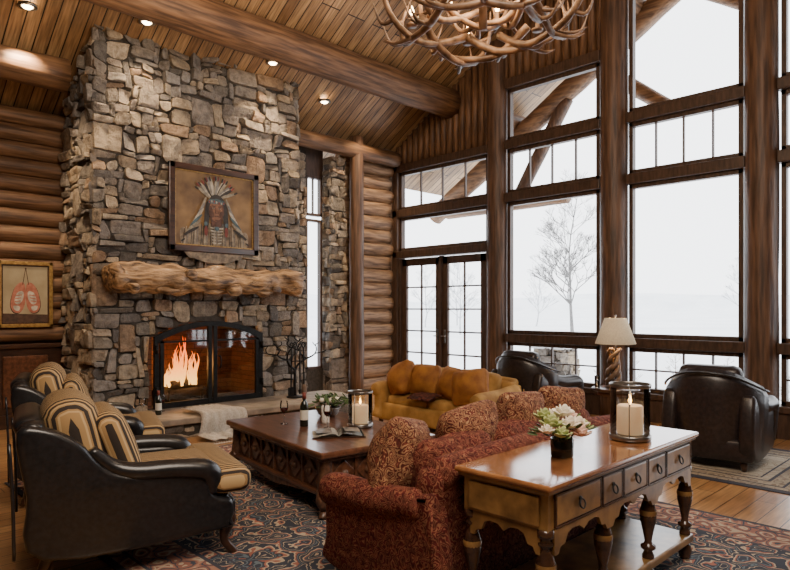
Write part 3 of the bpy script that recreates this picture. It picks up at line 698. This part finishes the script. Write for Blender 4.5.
def sofa(name,W,D,mat,loc,rz,arm=.6,back=.85,seat=.44,n=2,pmats=(),roll=.10):
    o=Ob(name); aw=.2; h=D/2
    for x in (-W/2+.1,W/2-.1):
        for y in (-h+.08,h-.08): o.lathe([(0,0),(.022,0),(.035,.05),(.03,.08),(0,.08)],DARKWOOD,(x,y,0))
    o.cush((0,.0,.18),(W-.08,D-.06,.24),mat,.04)
    iw=W-2*aw
    o.cush((0,-h+.12,(back+.1)/2),(W-.14,.2,back-.12),mat,.09,rot=(.10,0,0),wr=.012,n=12)
    o.tube([(-W/2+.12,-h+.06,back-.07),(-W/4,-h+.06,back-.055),(0,-h+.06,back-.05),(W/4,-h+.06,back-.055),(W/2-.12,-h+.06,back-.07)],.085,mat,seg=14,sub=4,nz=.12,nf=3)
    for s_ in (-1,1):
        x=s_*(W/2-aw/2)
        prof=smoothpts([(-h+.02,.08),(h-.03,.08),(h,.25),(h,arm-.12),(h-.02,arm-.02),(0,arm),(-h+.1,arm+.04),(-h+.02,arm)],4)
        o.prism(prof,'yz',x-.07,x+.07,mat,.035,smooth=True)
        o.tube([(x+s_*.02,h+.005,arm-.09),(x+s_*.02,h-.1,arm-.075),(x+s_*.02,0,arm-.065),(x+s_*.015,-h+.1,arm-.02)],[roll*.9,roll,roll*.95,roll*.85],mat,sub=4,seg=18)
        o.lathe([(0,.0),(.07,.0),(.085,-.012),(.09,-.03)],mat,(x+s_*.02,h+.02,arm-.09),rot=(-PI/2,0,0),seg=18)
        o.tube([(x-.075,-h+.01,.08),(x-.075,-h-.005,.4),(x-.075,-h+.0,arm)],.007,mat,seg=6)
    w=iw/n
    for k in range(n):
        x=-iw/2+w*(k+.5)
        o.cush((x,.06,seat-.075),(w-.01,D-.28,.17),mat,.06,.12)
        o.cush((x,-h+.28,seat+.20),(w-.015,.22,back-seat+.08),mat,.10,.25,rot=(.16,0,0),wr=.02)
    for (pc,ps,pr,pmt) in pmats: o.cush(pc,ps,pmt,.06,.9,rot=pr,n=10,wr=.01)
    o.done(loc=loc,rz=rz)
GV2=MAT('gold_velvet_pillow',(.40,.17,.035),(.24,.09,.018),scale=8,rough=.8,sheen=.3)
sofa('gold_velvet_loveseat',1.9,.92,YELLOW,(6.33,5.48,0),PI/2,arm=.56,back=.68,seat=.40,n=2,
  pmats=[((-.62,.24,.62),(.46,.20,.44),(.35,.15,.35),GV2),((-.24,.12,.62),(.44,.18,.42),(.35,-.1,-.15),GV2),((.60,.22,.63),(.46,.20,.46),(.35,.30,-.45),GV2),((.28,.10,.63),(.44,.18,.42),(.35,0,.15),GV2)])
sofa('red_damask_sofa',2.2,.86,DAMASK,(3.36,2.50,RZ),0,arm=.60,back=.80,seat=.45,n=3,roll=.095,
  pmats=[((-.80,.06,.72),(.48,.18,.46),(.25,.2,.5),DAMASK2),((.72,-.05,.79),(.46,.16,.44),(.2,.1,-.2),DAMASK2),((.20,-.06,.80),(.46,.16,.44),(.2,.08,.05),DAMASK2),((-.34,-.06,.78),(.48,.16,.42),(.2,-.1,-.05),DAMASK2)])
def cloth(name,mat,path,width,loc,rz=0,wr=.02,nu=24,taper=None,fringe=False,seed=0):
    P=[Vector((a,0,b)) for a,b in path]; Q=[]
    for i in range(len(P)-1):
        p0=P[max(i-1,0)];p1=P[i];p2=P[i+1];p3=P[min(i+2,len(P)-1)]
        for k in range(6):
            u=k/6; Q.append(.5*((2*p1)+(-p0+p2)*u+(2*p0-5*p1+4*p2-p3)*u*u+(-p0+3*p1-3*p2+p3)*u**3))
    Q.append(P[-1]); t=bmesh.new(); rows=[]
    for i,q in enumerate(Q):
        row=[]; fr=i/(len(Q)-1); wd=width*(taper(fr) if taper else 1)
        d=(Q[min(i+1,len(Q)-1)]-Q[max(i-1,0)]).normalized(); nrm=Vector((-d.z,0,d.x))
        if nrm.z<0 : nrm=-nrm
        if abs(nrm.z)<.3 and nrm.x>0: nrm=-nrm
        for k in range(nu+1):
            s_=k/nu-.5
            hgt=(abs(math.sin(s_*19+seed+fr*2.5))*.8+noise.noise(Vector((s_*6,fr*4,seed)))*.6)*wr+wr*.4
            row.append(t.verts.new(Vector((q.x,s_*wd+.03*math.sin(fr*7+seed),q.z))+nrm*max(hgt,.003)))
        rows.append(row)
    for a,b in zip(rows,rows[1:]):
        for k in range(nu): t.faces.new((a[k],a[k+1],b[k+1],b[k]))
    bmesh.ops.solidify(t,geom=t.faces[:],thickness=.006)
    o=Ob(name); o.add(t,mat)
    if fringe:
        for k in range(0,nu+1):
            s_=k/nu-.5; q=Q[-1]; wd=width*(taper(1) if taper else 1)
            o.tube([(q.x+.0,s_*wd+.03*math.sin(7+seed),q.z+.012),(q.x-.03,s_*wd+.03*math.sin(7+seed)+.01,q.z+.006),(q.x-.06,s_*wd,q.z+.004)],.004,mat,seg=5)
    o.done(loc=loc,rz=rz)
cloth('wool_throw_blanket',CREAM,[(.55,.262),(.3,.265),(.12,.268),(-.0,.266),(-.05,.21),(-.07,.10),(-.10,.03),(-.25,.012),(-.50,.012)],.70,(3.98,7.20,.0),PI/2,wr=.04,taper=lambda f:.75+.35*f,fringe=True,seed=2)
PLAID=MAT('plaid_wool',(.28,.09,.06),(.06,.03,.03),scale=14,rough=.9)
cloth('plaid_throw_blanket',PLAID,[(.10,.455),(.0,.455),(-.18,.44),(-.24,.41)],.42,(6.05,5.5,.0),0,wr=.02,seed=5)

# ------------------------------------------------------------------ coffee table
o=Ob('carved_coffee_table')
tx,ty=.58,.90
o.box((0,0,.475),(2*tx,2*ty,.05),REDWOOD,.015); o.box((0,0,.436),(2*tx-.06,2*ty-.06,.03),CARVED,.008)
o.box((0,0,.30),(2*tx-.16,2*ty-.16,.25),CARVED,.01)
o.box((0,0,.17),(2*tx-.08,2*ty-.08,.04),REDWOOD,.012)
for s_ in (-1,1):
    for k in range(6):
        y=-ty+.16+(2*ty-.32)*(k+.5)/6
        o.box((s_*(tx-.08),y,.305),(.03,.15,.15),REDWOOD,.008,rot=(PI/4,0,0)); o.ell((s_*(tx-.06),y,.305),(.02,.03,.03),CARVED)
        o.b2(s_*(tx-.085),s_*(tx-.06),y-.135,y-.115,.19,.42,REDWOOD)
    for k in range(4):
        x=-tx+.14+(2*tx-.28)*(k+.5)/4
        o.box((x,s_*(ty-.08),.305),(.15,.03,.15),REDWOOD,.008,rot=(0,PI/4,0)); o.ell((x,s_*(ty-.06),.305),(.03,.02,.03),CARVED)
        o.b2(x-.125,x-.105,s_*(ty-.085),s_*(ty-.06),.19,.42,REDWOOD)
for sx in (-1,1):
    for sy in (-1,1):
        x=sx*(tx-.09);y=sy*(ty-.09)
        o.tube([(x,y,.46),(x,y,.3),(x+sx*.01,y+sy*.01,.17)],[.05,.055,.06],CARVED,sub=3); o.tube([(x,y,.18),(x+sx*.04,y+sy*.04,.12),(x+sx*.01,y+sy*.01,.06),(x+sx*.05,y+sy*.05,.018),(x+sx*.06,y+sy*.06,.0)],[.07,.06,.035,.035,.03],CARVED,sub=4)
    o.prism(smoothpts([(-ty+.2,.16),(-.3,.12),(0,.09),(.3,.12),(ty-.2,.16),(0,.17)],4),'yz',sx*(tx-.08),sx*(tx-.05),CARVED)
o.done(loc=(3.55,4.52,RZ),rz=math.radians(-7),floor=True)
CT=.50+RZ+.001
# ------------------------------------------------------------------ console
o=Ob('console_table')
L,Dp=.88,.275
o.box((0,0,.785),(2*L,2*Dp,.03),BURLTOP,.012); o.box((0,0,.762),(2*L-.03,2*Dp-.03,.02),BURL,.006)
o.box((0,0,.665),(2*L-.08,2*Dp-.07,.175),BURL,.004)
xs=[-.80,-.36,-.13,.17,.42,.80]
for a,b in zip(xs,xs[1:]):
    o.b2(a+.015,b-.015,-Dp+.022,-Dp+.045,.60,.735,BURL,.006); c=(a+b)/2
    for (p0,p1,q0,q1) in ((a+.012,b-.012,.592,.598),(a+.012,b-.012,.737,.743),(a+.008,a+.014,.592,.743),(b-.014,b-.008,.592,.743)): o.b2(p0,p1,-Dp+.02,-Dp+.04,q0,q1,BLKWOOD)
    o.ell((c,-Dp+.02,.685),(.012,.008,.012),IRON)
    o.tube([(c-.02,-Dp+.012,.675),(c-.022,-Dp+.006,.655),(c,-Dp+.002,.642),(c+.022,-Dp+.006,.655),(c+.02,-Dp+.012,.675),(c,-Dp+.015,.685),(c-.02,-Dp+.012,.675)],.004,IRON,seg=6,sub=3)
o.b2(-L+.022,-L+.04,-.2,.2,.60,.735,BURL,.006)
def ogee(a,b,zt=.585,lo=.50,hi=.56):
    m=(b-a); q=[(0,lo-.03),(.06,lo-.03),(.10,lo),(.17,lo+.005),(.22,hi-.012),(.30,hi),(.42,hi-.005),(.5,hi-.03),(.58,hi-.005),(.70,hi),(.78,hi-.012),(.83,lo+.005),(.90,lo),(.94,lo-.03),(1,lo-.03)]
    return [(a,zt)]+[(a+m*u,z) for u,z in q]+[(b,zt)]
for s_ in (-1,1):
    for a,b in ((-.80,-.27),(-.27,.27),(.27,.80)): o.prism(ogee(a,b)[::-1],'xz',s_*(Dp-.035)-.01,s_*(Dp-.035)+.01,BURL)
    o.prism(ogee(-.2,.2),'yz',s_*(L-.05)-.01,s_*(L-.05)+.01,BURL)
legp=[(0,.585),(.036,.585),(.036,.55),(.022,.54),(.034,.525),(.034,.515),(.020,.50),(.030,.47),(.043,.42),(.040,.37),(.024,.29),(.018,.25),(.022,.235),(.038,.225),(.038,.21),(.020,.195),(.03,.17),(.03,.155)]
footp=[(.022,.10),(.036,.085),(.042,.05),(.034,.012),(.026,.0),(0,.0)]
for x in (-L+.07,-.27,.27,L-.07):
    for y in (-Dp+.065,Dp-.065):
        if abs(x)<.5 and y>0 : continue
        o.lathe([(r*1.1,z) for r,z in legp],BLKWOOD,(x,y,0),seg=18); o.lathe(footp,BLKWOOD,(x,y,0),seg=16); o.lathe([(.046,.43),(.049,.415),(.046,.40)],BURL,(x,y,0),seg=16)
o.box((0,0,.128),(2*L-.04,2*Dp-.05,.05),BURL,.012)
o.done(loc=(3.28,1.75,RZ))
KT=.80+RZ+.001

# ------------------------------------------------------------------ rugs
RUG=rugmat('persian_rug_wool',1.85,3.1,(.024,.030,.045),((.28,.10,.065),(.40,.32,.22),(.10,.13,.15)),(.24,.10,.07),((.42,.34,.24),(.04,.05,.07),(.35,.18,.12)),.48)
o=Ob('persian_rug'); o.box((0,0,.007),(3.7,6.2,.012),RUG,.004); o.done(loc=(3.3,3.45,0))
RUG2=rugmat('beige_rug_wool',.9,.75,(.42,.36,.27),((.30,.22,.15),(.35,.30,.24),(.25,.2,.15)),(.36,.30,.22),((.2,.15,.1),(.3,.25,.18),(.25,.2,.15)),.3)
o=Ob('small_rug'); o.box((0,0,-.0),(1.9,1.5,.006),RUG2,.002); o.done(loc=(7.1,2.15,.004))

# ------------------------------------------------------------------ objects
def hurricane(loc,s=1.0):
    o=Ob('hurricane_candle_holder')
    r=.118;h=.335
    o.lathe([(0,.0),(r*.8,.0),(r*1.02,.006),(r*1.02,.03),(r*.98,.034),(0,.034)],PEWTER)
    o.lathe([(r*.96,.03),(r*.96,h-.02)],GLS,seg=32); o.lathe([(r*.99,h-.022),(r*1.01,h-.018),(r*1.01,h-.003),(r*.99,h),(r*.96,h-.005),(r*.96,h-.02)],PEWTER,seg=32)
    for k in range(2):
        a=k*PI+.4; o.cyl((r*math.cos(a),r*math.sin(a),.03),(r*math.cos(a),r*math.sin(a),h-.01),.003,.003,PEWTER,seg=6)
    o.lathe([(0,.036),(.072,.036),(.075,.04),(.075,.195),(.068,.205),(.04,.195),(0,.193)],WAX,seg=28)
    o.cyl((0,0,.19),(0,0,.215),.003,.002,IRON,seg=6); o.lathe([(0,.206),(.008,.218),(.011,.234),(.005,.256),(0,.27)],FLAMEC,seg=10)
    o.done(loc=loc,sc=(s,s,s))
hurricane((3.62,1.68,KT)); hurricane((3.78,4.30,CT),.98)
def wineglass(loc,wine=True):
    o=Ob('wine_glass')
    o.lathe([(0,0),(.035,.001),(.034,.004),(.006,.008),(.004,.02),(.004,.09),(.012,.105),(.032,.125),(.040,.155),(.036,.195),(.032,.215)],GLS,seg=20)
    if wine: o.lathe([(0,.107),(.012,.108),(.030,.126),(.037,.150),(0,.150)],WINE,seg=20)
    o.done(loc=loc)
def bottle(loc):
    o=Ob('wine_bottle')
    o.lathe([(0,0),(.036,0),(.038,.01),(.038,.185),(.030,.215),(.015,.235),(.0145,.29),(.017,.292),(.017,.305),(0,.305)],BOTTLE); o.lathe([(.0388,.06),(.0388,.15)],LABEL); o.lathe([(.0155,.25),(.0175,.25),(.0175,.306),(0,.308)],pR)
    o.done(loc=loc)
bottle((3.43,4.68,CT)); wineglass((3.36,4.90,CT)); wineglass((3.52,4.45,CT)); bottle((3.40,7.72,.252)); wineglass((3.55,7.95,.252)); wineglass((3.25,7.85,.252),False)
o=Ob('open_book')
PAPER=MAT('paper',(.72,.68,.60),(.60,.56,.48),scale=40,rough=.8); INK=MAT('photo_print',(.3,.26,.22),(.08,.07,.06),scale=18,rough=.4)
def page(s_):
    t=bmesh.new(); rows=[]
    for i in range(9):
        u=i/8; x=s_*u*.215; z=.012+.028*math.sin(PI*min(1,u*1.1)**.6)*(1-u*.6)
        rows.append([t.verts.new((x,-.14,z)),t.verts.new((x,.14,z))])
    for a,b in zip(rows,rows[1:]): t.faces.new((a[0],b[0],b[1],a[1]))
    bmesh.ops.solidify(t,geom=t.faces[:],thickness=.010); o.add(t,PAPER)
page(1);page(-1)
o.box((0,0,.004),(.45,.30,.006),DARKWOOD)
o.box((.12,.02,.040),(.13,.18,.001),INK,rot=(0,.07,0)); o.box((-.12,.0,.040),(.13,.2,.001),INK,rot=(0,-.07,0))
o.done(loc=(3.40,4.16,CT),rz=math.radians(-35))
o=Ob('greenery_bowl'); rr=random.Random(3)
o.lathe([(0,0),(.07,0),(.10,.03),(.13,.09),(.125,.095),(.09,.04),(0,.02)],PEWTER)
for k in range(70):
    a=rr.uniform(0,2*PI); r=rr.uniform(.02,.2); z=.10+rr.uniform(0,.14)*(1-r*2)
    o.ell((r*math.cos(a),r*math.sin(a),z),(.045,.014,.006),LEAF,rot=(rr.uniform(-1,1),rr.uniform(-1,1),a),seg=8)
for k in range(6): 
    a=k*1.1; o.ell((.09*math.cos(a),.09*math.sin(a),.17),(.028,.028,.024),PETAL,seg=10)
o.done(loc=(3.92,4.95,CT))
o=Ob('pillar_candle'); o.lathe([(0,0),(.036,0),(.038,.004),(.038,.16),(.03,.165),(0,.155)],CREAM); o.cyl((0,0,.155),(0,0,.175),.002,.002,IRON,seg=6); o.done(loc=(3.66,4.66,CT))
# flower vase
o=Ob('flower_vase'); rr=random.Random(5)
o.lathe([(0,0),(.055,0),(.059,.006),(.061,.095),(.057,.098),(.053,.09),(.05,.01),(0,.01)],MAT('dark_glass_vase',(.02,.025,.02),(.012,.014,.012),rough=.08,coat=.5),seg=24)
def rose(c,r,mat):
    o.ell(c,(r*.55,r*.55,r*.6),mat,seg=12)
    for ring,(n,rad,ti) in enumerate(((3,.30,.15),(5,.55,.5),(7,.85,.95))):
        for k in range(n):
            a=2*PI*k/n+ring*.5+rr.uniform(-.2,.2)
            o.ell((c[0]+r*rad*math.cos(a),c[1]+r*rad*math.sin(a),c[2]+r*(.35-.25*ring)),(r*.14,r*.48,r*.52),mat,rot=(0,ti,a),seg=10)
for (x,y,z,r,m_) in ((-.03,-.06,.185,.046,PETAL),(.06,-.06,.175,.044,PETAL),(.10,.01,.19,.044,PINK),(.01,.0,.235,.046,PETAL),(-.09,.01,.19,.050,LEAF2),(.02,-.10,.14,.044,PINK),(-.10,-.06,.145,.042,LEAF2),(.04,.08,.20,.046,PETAL),(-.05,.08,.215,.044,LEAF2),(.12,-.06,.15,.042,LEAF2),(-.15,.0,.16,.034,PETAL),(.15,.04,.20,.032,PETAL)): rose((x,y,z),r,m_)
for k in range(26):
    a=rr.uniform(0,2*PI); e=rr.uniform(.1,.8); d=rr.uniform(.12,.18); L_=(math.cos(a)*math.cos(e)*d,math.sin(a)*math.cos(e)*d,.10+math.sin(e)*d*.9)
    o.ell(L_,(.030,.013,.003),LEAF,rot=(rr.uniform(-.6,.6),-e,a),seg=8)
for k in range(8):
    a=k*.8; o.cyl((0,0,.02),(.08*math.cos(a),.08*math.sin(a),.15),.003,.003,LEAF,seg=5)
o.done(loc=(2.95,1.74,KT))
# side table + lamp
o=Ob('side_table'); sx,sy=7.40,3.62
o.lathe([(0,.575),(.27,.575),(.285,.585),(.285,.605),(.27,.612),(0,.612)],DARKWOOD,seg=32); o.lathe([(.0,.575),(.22,.572),(.22,.52),(0,.52)],REDWOOD,seg=32)
o.lathe([(0,.52),(.035,.52),(.03,.48),(.05,.42),(.055,.36),(.03,.28),(.045,.22),(.05,.16),(0,.16)],DARKWOOD)
for k in range(3):
    a=k*2*PI/3+.3; o.tube([(.03*math.cos(a),.03*math.sin(a),.22),(.14*math.cos(a),.14*math.sin(a),.16),(.24*math.cos(a),.24*math.sin(a),.02),(.27*math.cos(a),.27*math.sin(a),.014)],[.03,.028,.02,.014],DARKWOOD,sub=4)
o.done(loc=(sx,sy,0),floor=True)
o=Ob('table_lamp')
TW=MAT('twisted_root_wood',(.24,.15,.10),(.08,.05,.03),scale=12,rough=.5,bump=.4)
o.lathe([(0,0),(.11,0),(.115,.012),(.10,.03),(0,.035)],TW)
for k in range(4):
    ph=k*PI/2; o.tube([((.060+.035*math.sin(i*.7+k))*math.cos(ph+i*.75),(.060+.035*math.sin(i*.7+k))*math.sin(ph+i*.75),.02+.058*i) for i in range(9)],[.036,.034,.030,.034,.030,.032,.028,.026,.018],TW,sub=3)
o.cyl((0,0,.44),(0,0,.60),.010,.010,PEWTER,seg=8)
o.lathe([(.235,.54),(.245,.545),(.13,.86),(.12,.86),(.235,.54)],SHADE,seg=36); o.ell((0,0,.66),(.035,.035,.05),EMIT('lamp_bulb',(1,.7,.4),6)); o.cyl((0,0,.6),(0,0,.875),.004,.004,PEWTER,seg=6)
for a in (0,2.1,4.2): o.cyl((0,0,.855),(.122*math.cos(a),.122*math.sin(a),.855),.003,.003,PEWTER,seg=6)
o.ell((0,0,.885),(.014,.014,.018),PEWTER)
o.done(loc=(sx,sy,.614),floor=True)
point((sx,sy,1.36),18,(1,.70,.40),.05)
o=Ob('drinking_glass'); o.lathe([(0,0),(.03,0),(.034,.15),(.031,.15),(.027,.01),(0,.01)],GLS); o.lathe([(0,.012),(.026,.012),(.029,.1),(0,.1)],MAT('amber_drink',(.6,.4,.08),rough=.1)); o.done(loc=(sx-.2,sy+.14,.614))
# fireplace tool stand with antler-like branches
o=Ob('fireplace_tool_stand'); rr=random.Random(12)
o.lathe([(0,0),(.13,0),(.13,.014),(.03,.03),(0,.03)],IRON)
def br(p,d,l,r,k):
    q=p+d*l; m_=p+d*l*.5+Vector((rr.uniform(-.05,.05),rr.uniform(-.03,.03),0)); o.tube([p,m_,q],[r,r*.9,r*.7],IRON,seg=6,sub=3)
    if k>0:
        for s_ in (-1,1): 
            nd=(d*.7+Vector((s_*rr.uniform(.4,.9),rr.uniform(-.4,.4),rr.uniform(-.1,.35)))).normalized(); br(q,nd,l*rr.uniform(.62,.8),r*.75,k-1)
br(Vector((0,0,.01)),Vector((0,0,1)),.40,.026,4)
for k,(dx,dy) in enumerate(((-.12,-.06),(.12,-.06),(0,-.12),(.06,.08))):
    o.tube([(dx,dy,.06),(dx*.95,dy,.4),(dx*.9,dy,.74)],[.012,.011,.012],IRON,seg=7,sub=2); o.tube([(dx*.9,dy,.74),(dx*.9+.03,dy,.79),(dx*.9,dy,.83),(dx*.9-.03,dy,.79),(dx*.9,dy,.74)],.009,IRON,seg=6,sub=4)
    if k==0: o.box((dx,dy,.10),(.10,.012,.13),IRON,.004)
    if k==1: o.lathe([(0,.0),(.045,0),(.035,.12),(.01,.15),(0,.15)],SHRUB,(dx,dy,.05),seg=12)
o.cyl((-.12,-.06,.55),(.12,-.06,.55),.007,.007,IRON,seg=6); o.cyl((0,-.12,.55),(0,.0,.55),.007,.007,IRON,seg=6)
o.done(loc=(5.55,7.80,.252))
# ------------------------------------------------------------------ outside
o=Ob('snowy_ground')
t=bmesh.new(); n=60; g=[]
for i in range(n+1):
    row=[]
    for j in range(n+1):
        u=(i/n); x=9.2+ (u**2.2)*600; y=-400+ (j/n)*900
        z=-.45+noise.noise(Vector((x*.03,y*.03,0)))*.5*min(1,(x-9)/30)
        row.append(t.verts.new((x,y,z)))
    g.append(row)
for a,b in zip(g,g[1:]):
    for j in range(n): t.faces.new((a[j],b[j],b[j+1],a[j+1]))
o.add(t,SNOW)
o.prism([(-20,9.8),(9.2,9.8),(9.2,500),(-20,500)],'xy',-.5,-.45,SNOW); o.done()
o=Ob('misty_hills')
t=bmesh.new(); A=[];B=[]
for j in range(60):
    a=math.radians(-30+150*j/59); r=420
    hh=6+6*noise.noise(Vector((j*.16,0,3)))+3*noise.noise(Vector((j*.5,2,3)))
    A.append(t.verts.new((r*math.cos(a),r*math.sin(a),-3))); B.append(t.verts.new((r*1.1*math.cos(a),r*1.1*math.sin(a),hh+4)))
for j in range(59): t.faces.new((A[j],A[j+1],B[j+1],B[j]))
o.add(t,HAZE); o.done()
def tree(loc,H,seed,name='bare_tree',mat=BARK,depth=5,spread=.55,side=3,rt=.012):
    o=Ob(name); rr=random.Random(seed)
    def g(p,d,l,r,k):
        q=p+d*l; m_=p+d*l*.5+Vector((rr.uniform(-1,1),rr.uniform(-1,1),0))*l*.05
        o.tube([p,m_,q],[r,r*.85,r*.7],mat,seg=4,cap=False)
        if k>0:
            for i in range(3):
                nd=(d+Vector((rr.uniform(-1,1),rr.uniform(-1,1),rr.uniform(-.1,.5)))*spread).normalized(); g(q,nd,l*rr.uniform(.62,.82),r*.7,k-1)
    p=Vector((0,0,-.3)); r=H*rt
    for i in range(8):
        q=p+Vector((rr.uniform(-.02,.02)*H,rr.uniform(-.02,.02)*H,H*.115)); o.tube([p,q],[r,r*.85],mat,seg=6)
        if i>0:
            for k in range(side):
                a=rr.uniform(0,2*PI); nd=Vector((math.cos(a),math.sin(a),.9)).normalized(); g(q,nd,H*(.13-.008*i),r*.5,depth-2)
        p=q; r*=.82
    o.done(loc=loc)
tree((45,25.6,-.6),12,3,side=4,depth=6,spread=.75,rt=.013)
BARKF=MAT('bark_hazed_pale',(.55,.56,.58),(.45,.46,.48),scale=9,rough=1)  # paler bark for farther trees, haze painted into the colour
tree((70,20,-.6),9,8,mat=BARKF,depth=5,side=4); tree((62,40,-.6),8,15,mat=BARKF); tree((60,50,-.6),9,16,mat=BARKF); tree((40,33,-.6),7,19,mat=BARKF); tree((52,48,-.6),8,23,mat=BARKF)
o=Ob('porch_truss')
for s_ in (1,-1):
    ya=9.6 if s_>0 else 2*RIDGE-9.6
    o.log((10.7,ya,roof(ya)-.65),(10.7,RIDGE,roof(RIDGE)-.65),.2,.2,LOGY,seg=16,n=24)
for y in (7.4,4.9,-.2): o.log((8.95,y,roof(y)-.3),(11.2,y,roof(y)-.3),.2,.2,LOGX,seg=16)
o.log((10.7,9.2,3.75),(10.7,6.2,3.75),.16,.16,LOGY)
o.log((10.7,7.4,3.7),(10.7,6.2,5.6),.13,.13,LOGZ); o.log((10.7,4.3,5.0),(10.7,5.6,6.05),.13,.13,LOGY)
o.log((10.7,3.0,6.3),(10.7,3.9,6.9),.15,.15,LOGY)
o.done()
st=Stones('porch_stone_facing'); px,py=11.6,7.2
st.panel(.7,1.2,lambda u,v,w:(px-w,py-.35+u,-.45+v),seed=31); st.panel(.7,1.2,lambda u,v,w:(px+u,py-.35-w,-.45+v),seed=32)
a=st.done(); b=Ob('pier_core'); b.b2(px+.03,px+.7,py-.32,py+.35,-.5,.73,MORTAR); b.b2(px-.05,px+.75,py-.4,py+.4,.73,.8,SNOW,.02); empty('porch_stone_pier',[a,b.done()])
for k in range(6):
    tree((13+(k*.7)%4,2+k*1.3,-.3),1.0+.1*(k%4),40+k,'bare_shrub',SHRUB,4,.8)

# ------------------------------------------------------------------ world & lights
w=bpy.data.worlds.new('world'); bpy.context.scene.world=w; w.use_nodes=True
w.node_tree.nodes['Background'].inputs[0].default_value=(.94,.965,1,1); w.node_tree.nodes['Background'].inputs[1].default_value=4.9
def area(loc,rot,sx,sy,e,col,portal=False):
    l=bpy.data.lights.new('area','AREA'); l.shape='RECTANGLE'; l.size=sx; l.size_y=sy; l.energy=e; l.color=col
    if portal: l.cycles.is_portal=True
    ob=bpy.data.objects.new('window_portal' if portal else 'fill_light',l); bpy.context.scene.collection.objects.link(ob); ob.location=loc; ob.rotation_euler=rot
area((XW+.3,3.6,3.6),(0,PI/2,0),7,10.8,1,(1,1,1),True)
area((1.2,.3,5.5),(math.radians(40),math.radians(-20),0),3,3,400,(1,.84,.68))  # added fill lamp, no fixture here; brightens the room
area((3.0,4.5,3.9),(PI,0,0),2.5,2.5,130,(1,.76,.52))  # added lamp facing up, no fixture here; brightens the ceiling
# ------------------------------------------------------------------ camera
cam=bpy.data.cameras.new('camera'); co=bpy.data.objects.new('camera',cam); bpy.context.scene.collection.objects.link(co)
co.location=(0,0,1.6); co.rotation_euler=(PI/2,0,math.radians(-44.5)); cam.lens=625/790*36; cam.sensor_width=36; cam.sensor_fit='HORIZONTAL'; cam.shift_y=23/790; cam.clip_end=2000
bpy.context.scene.camera=co
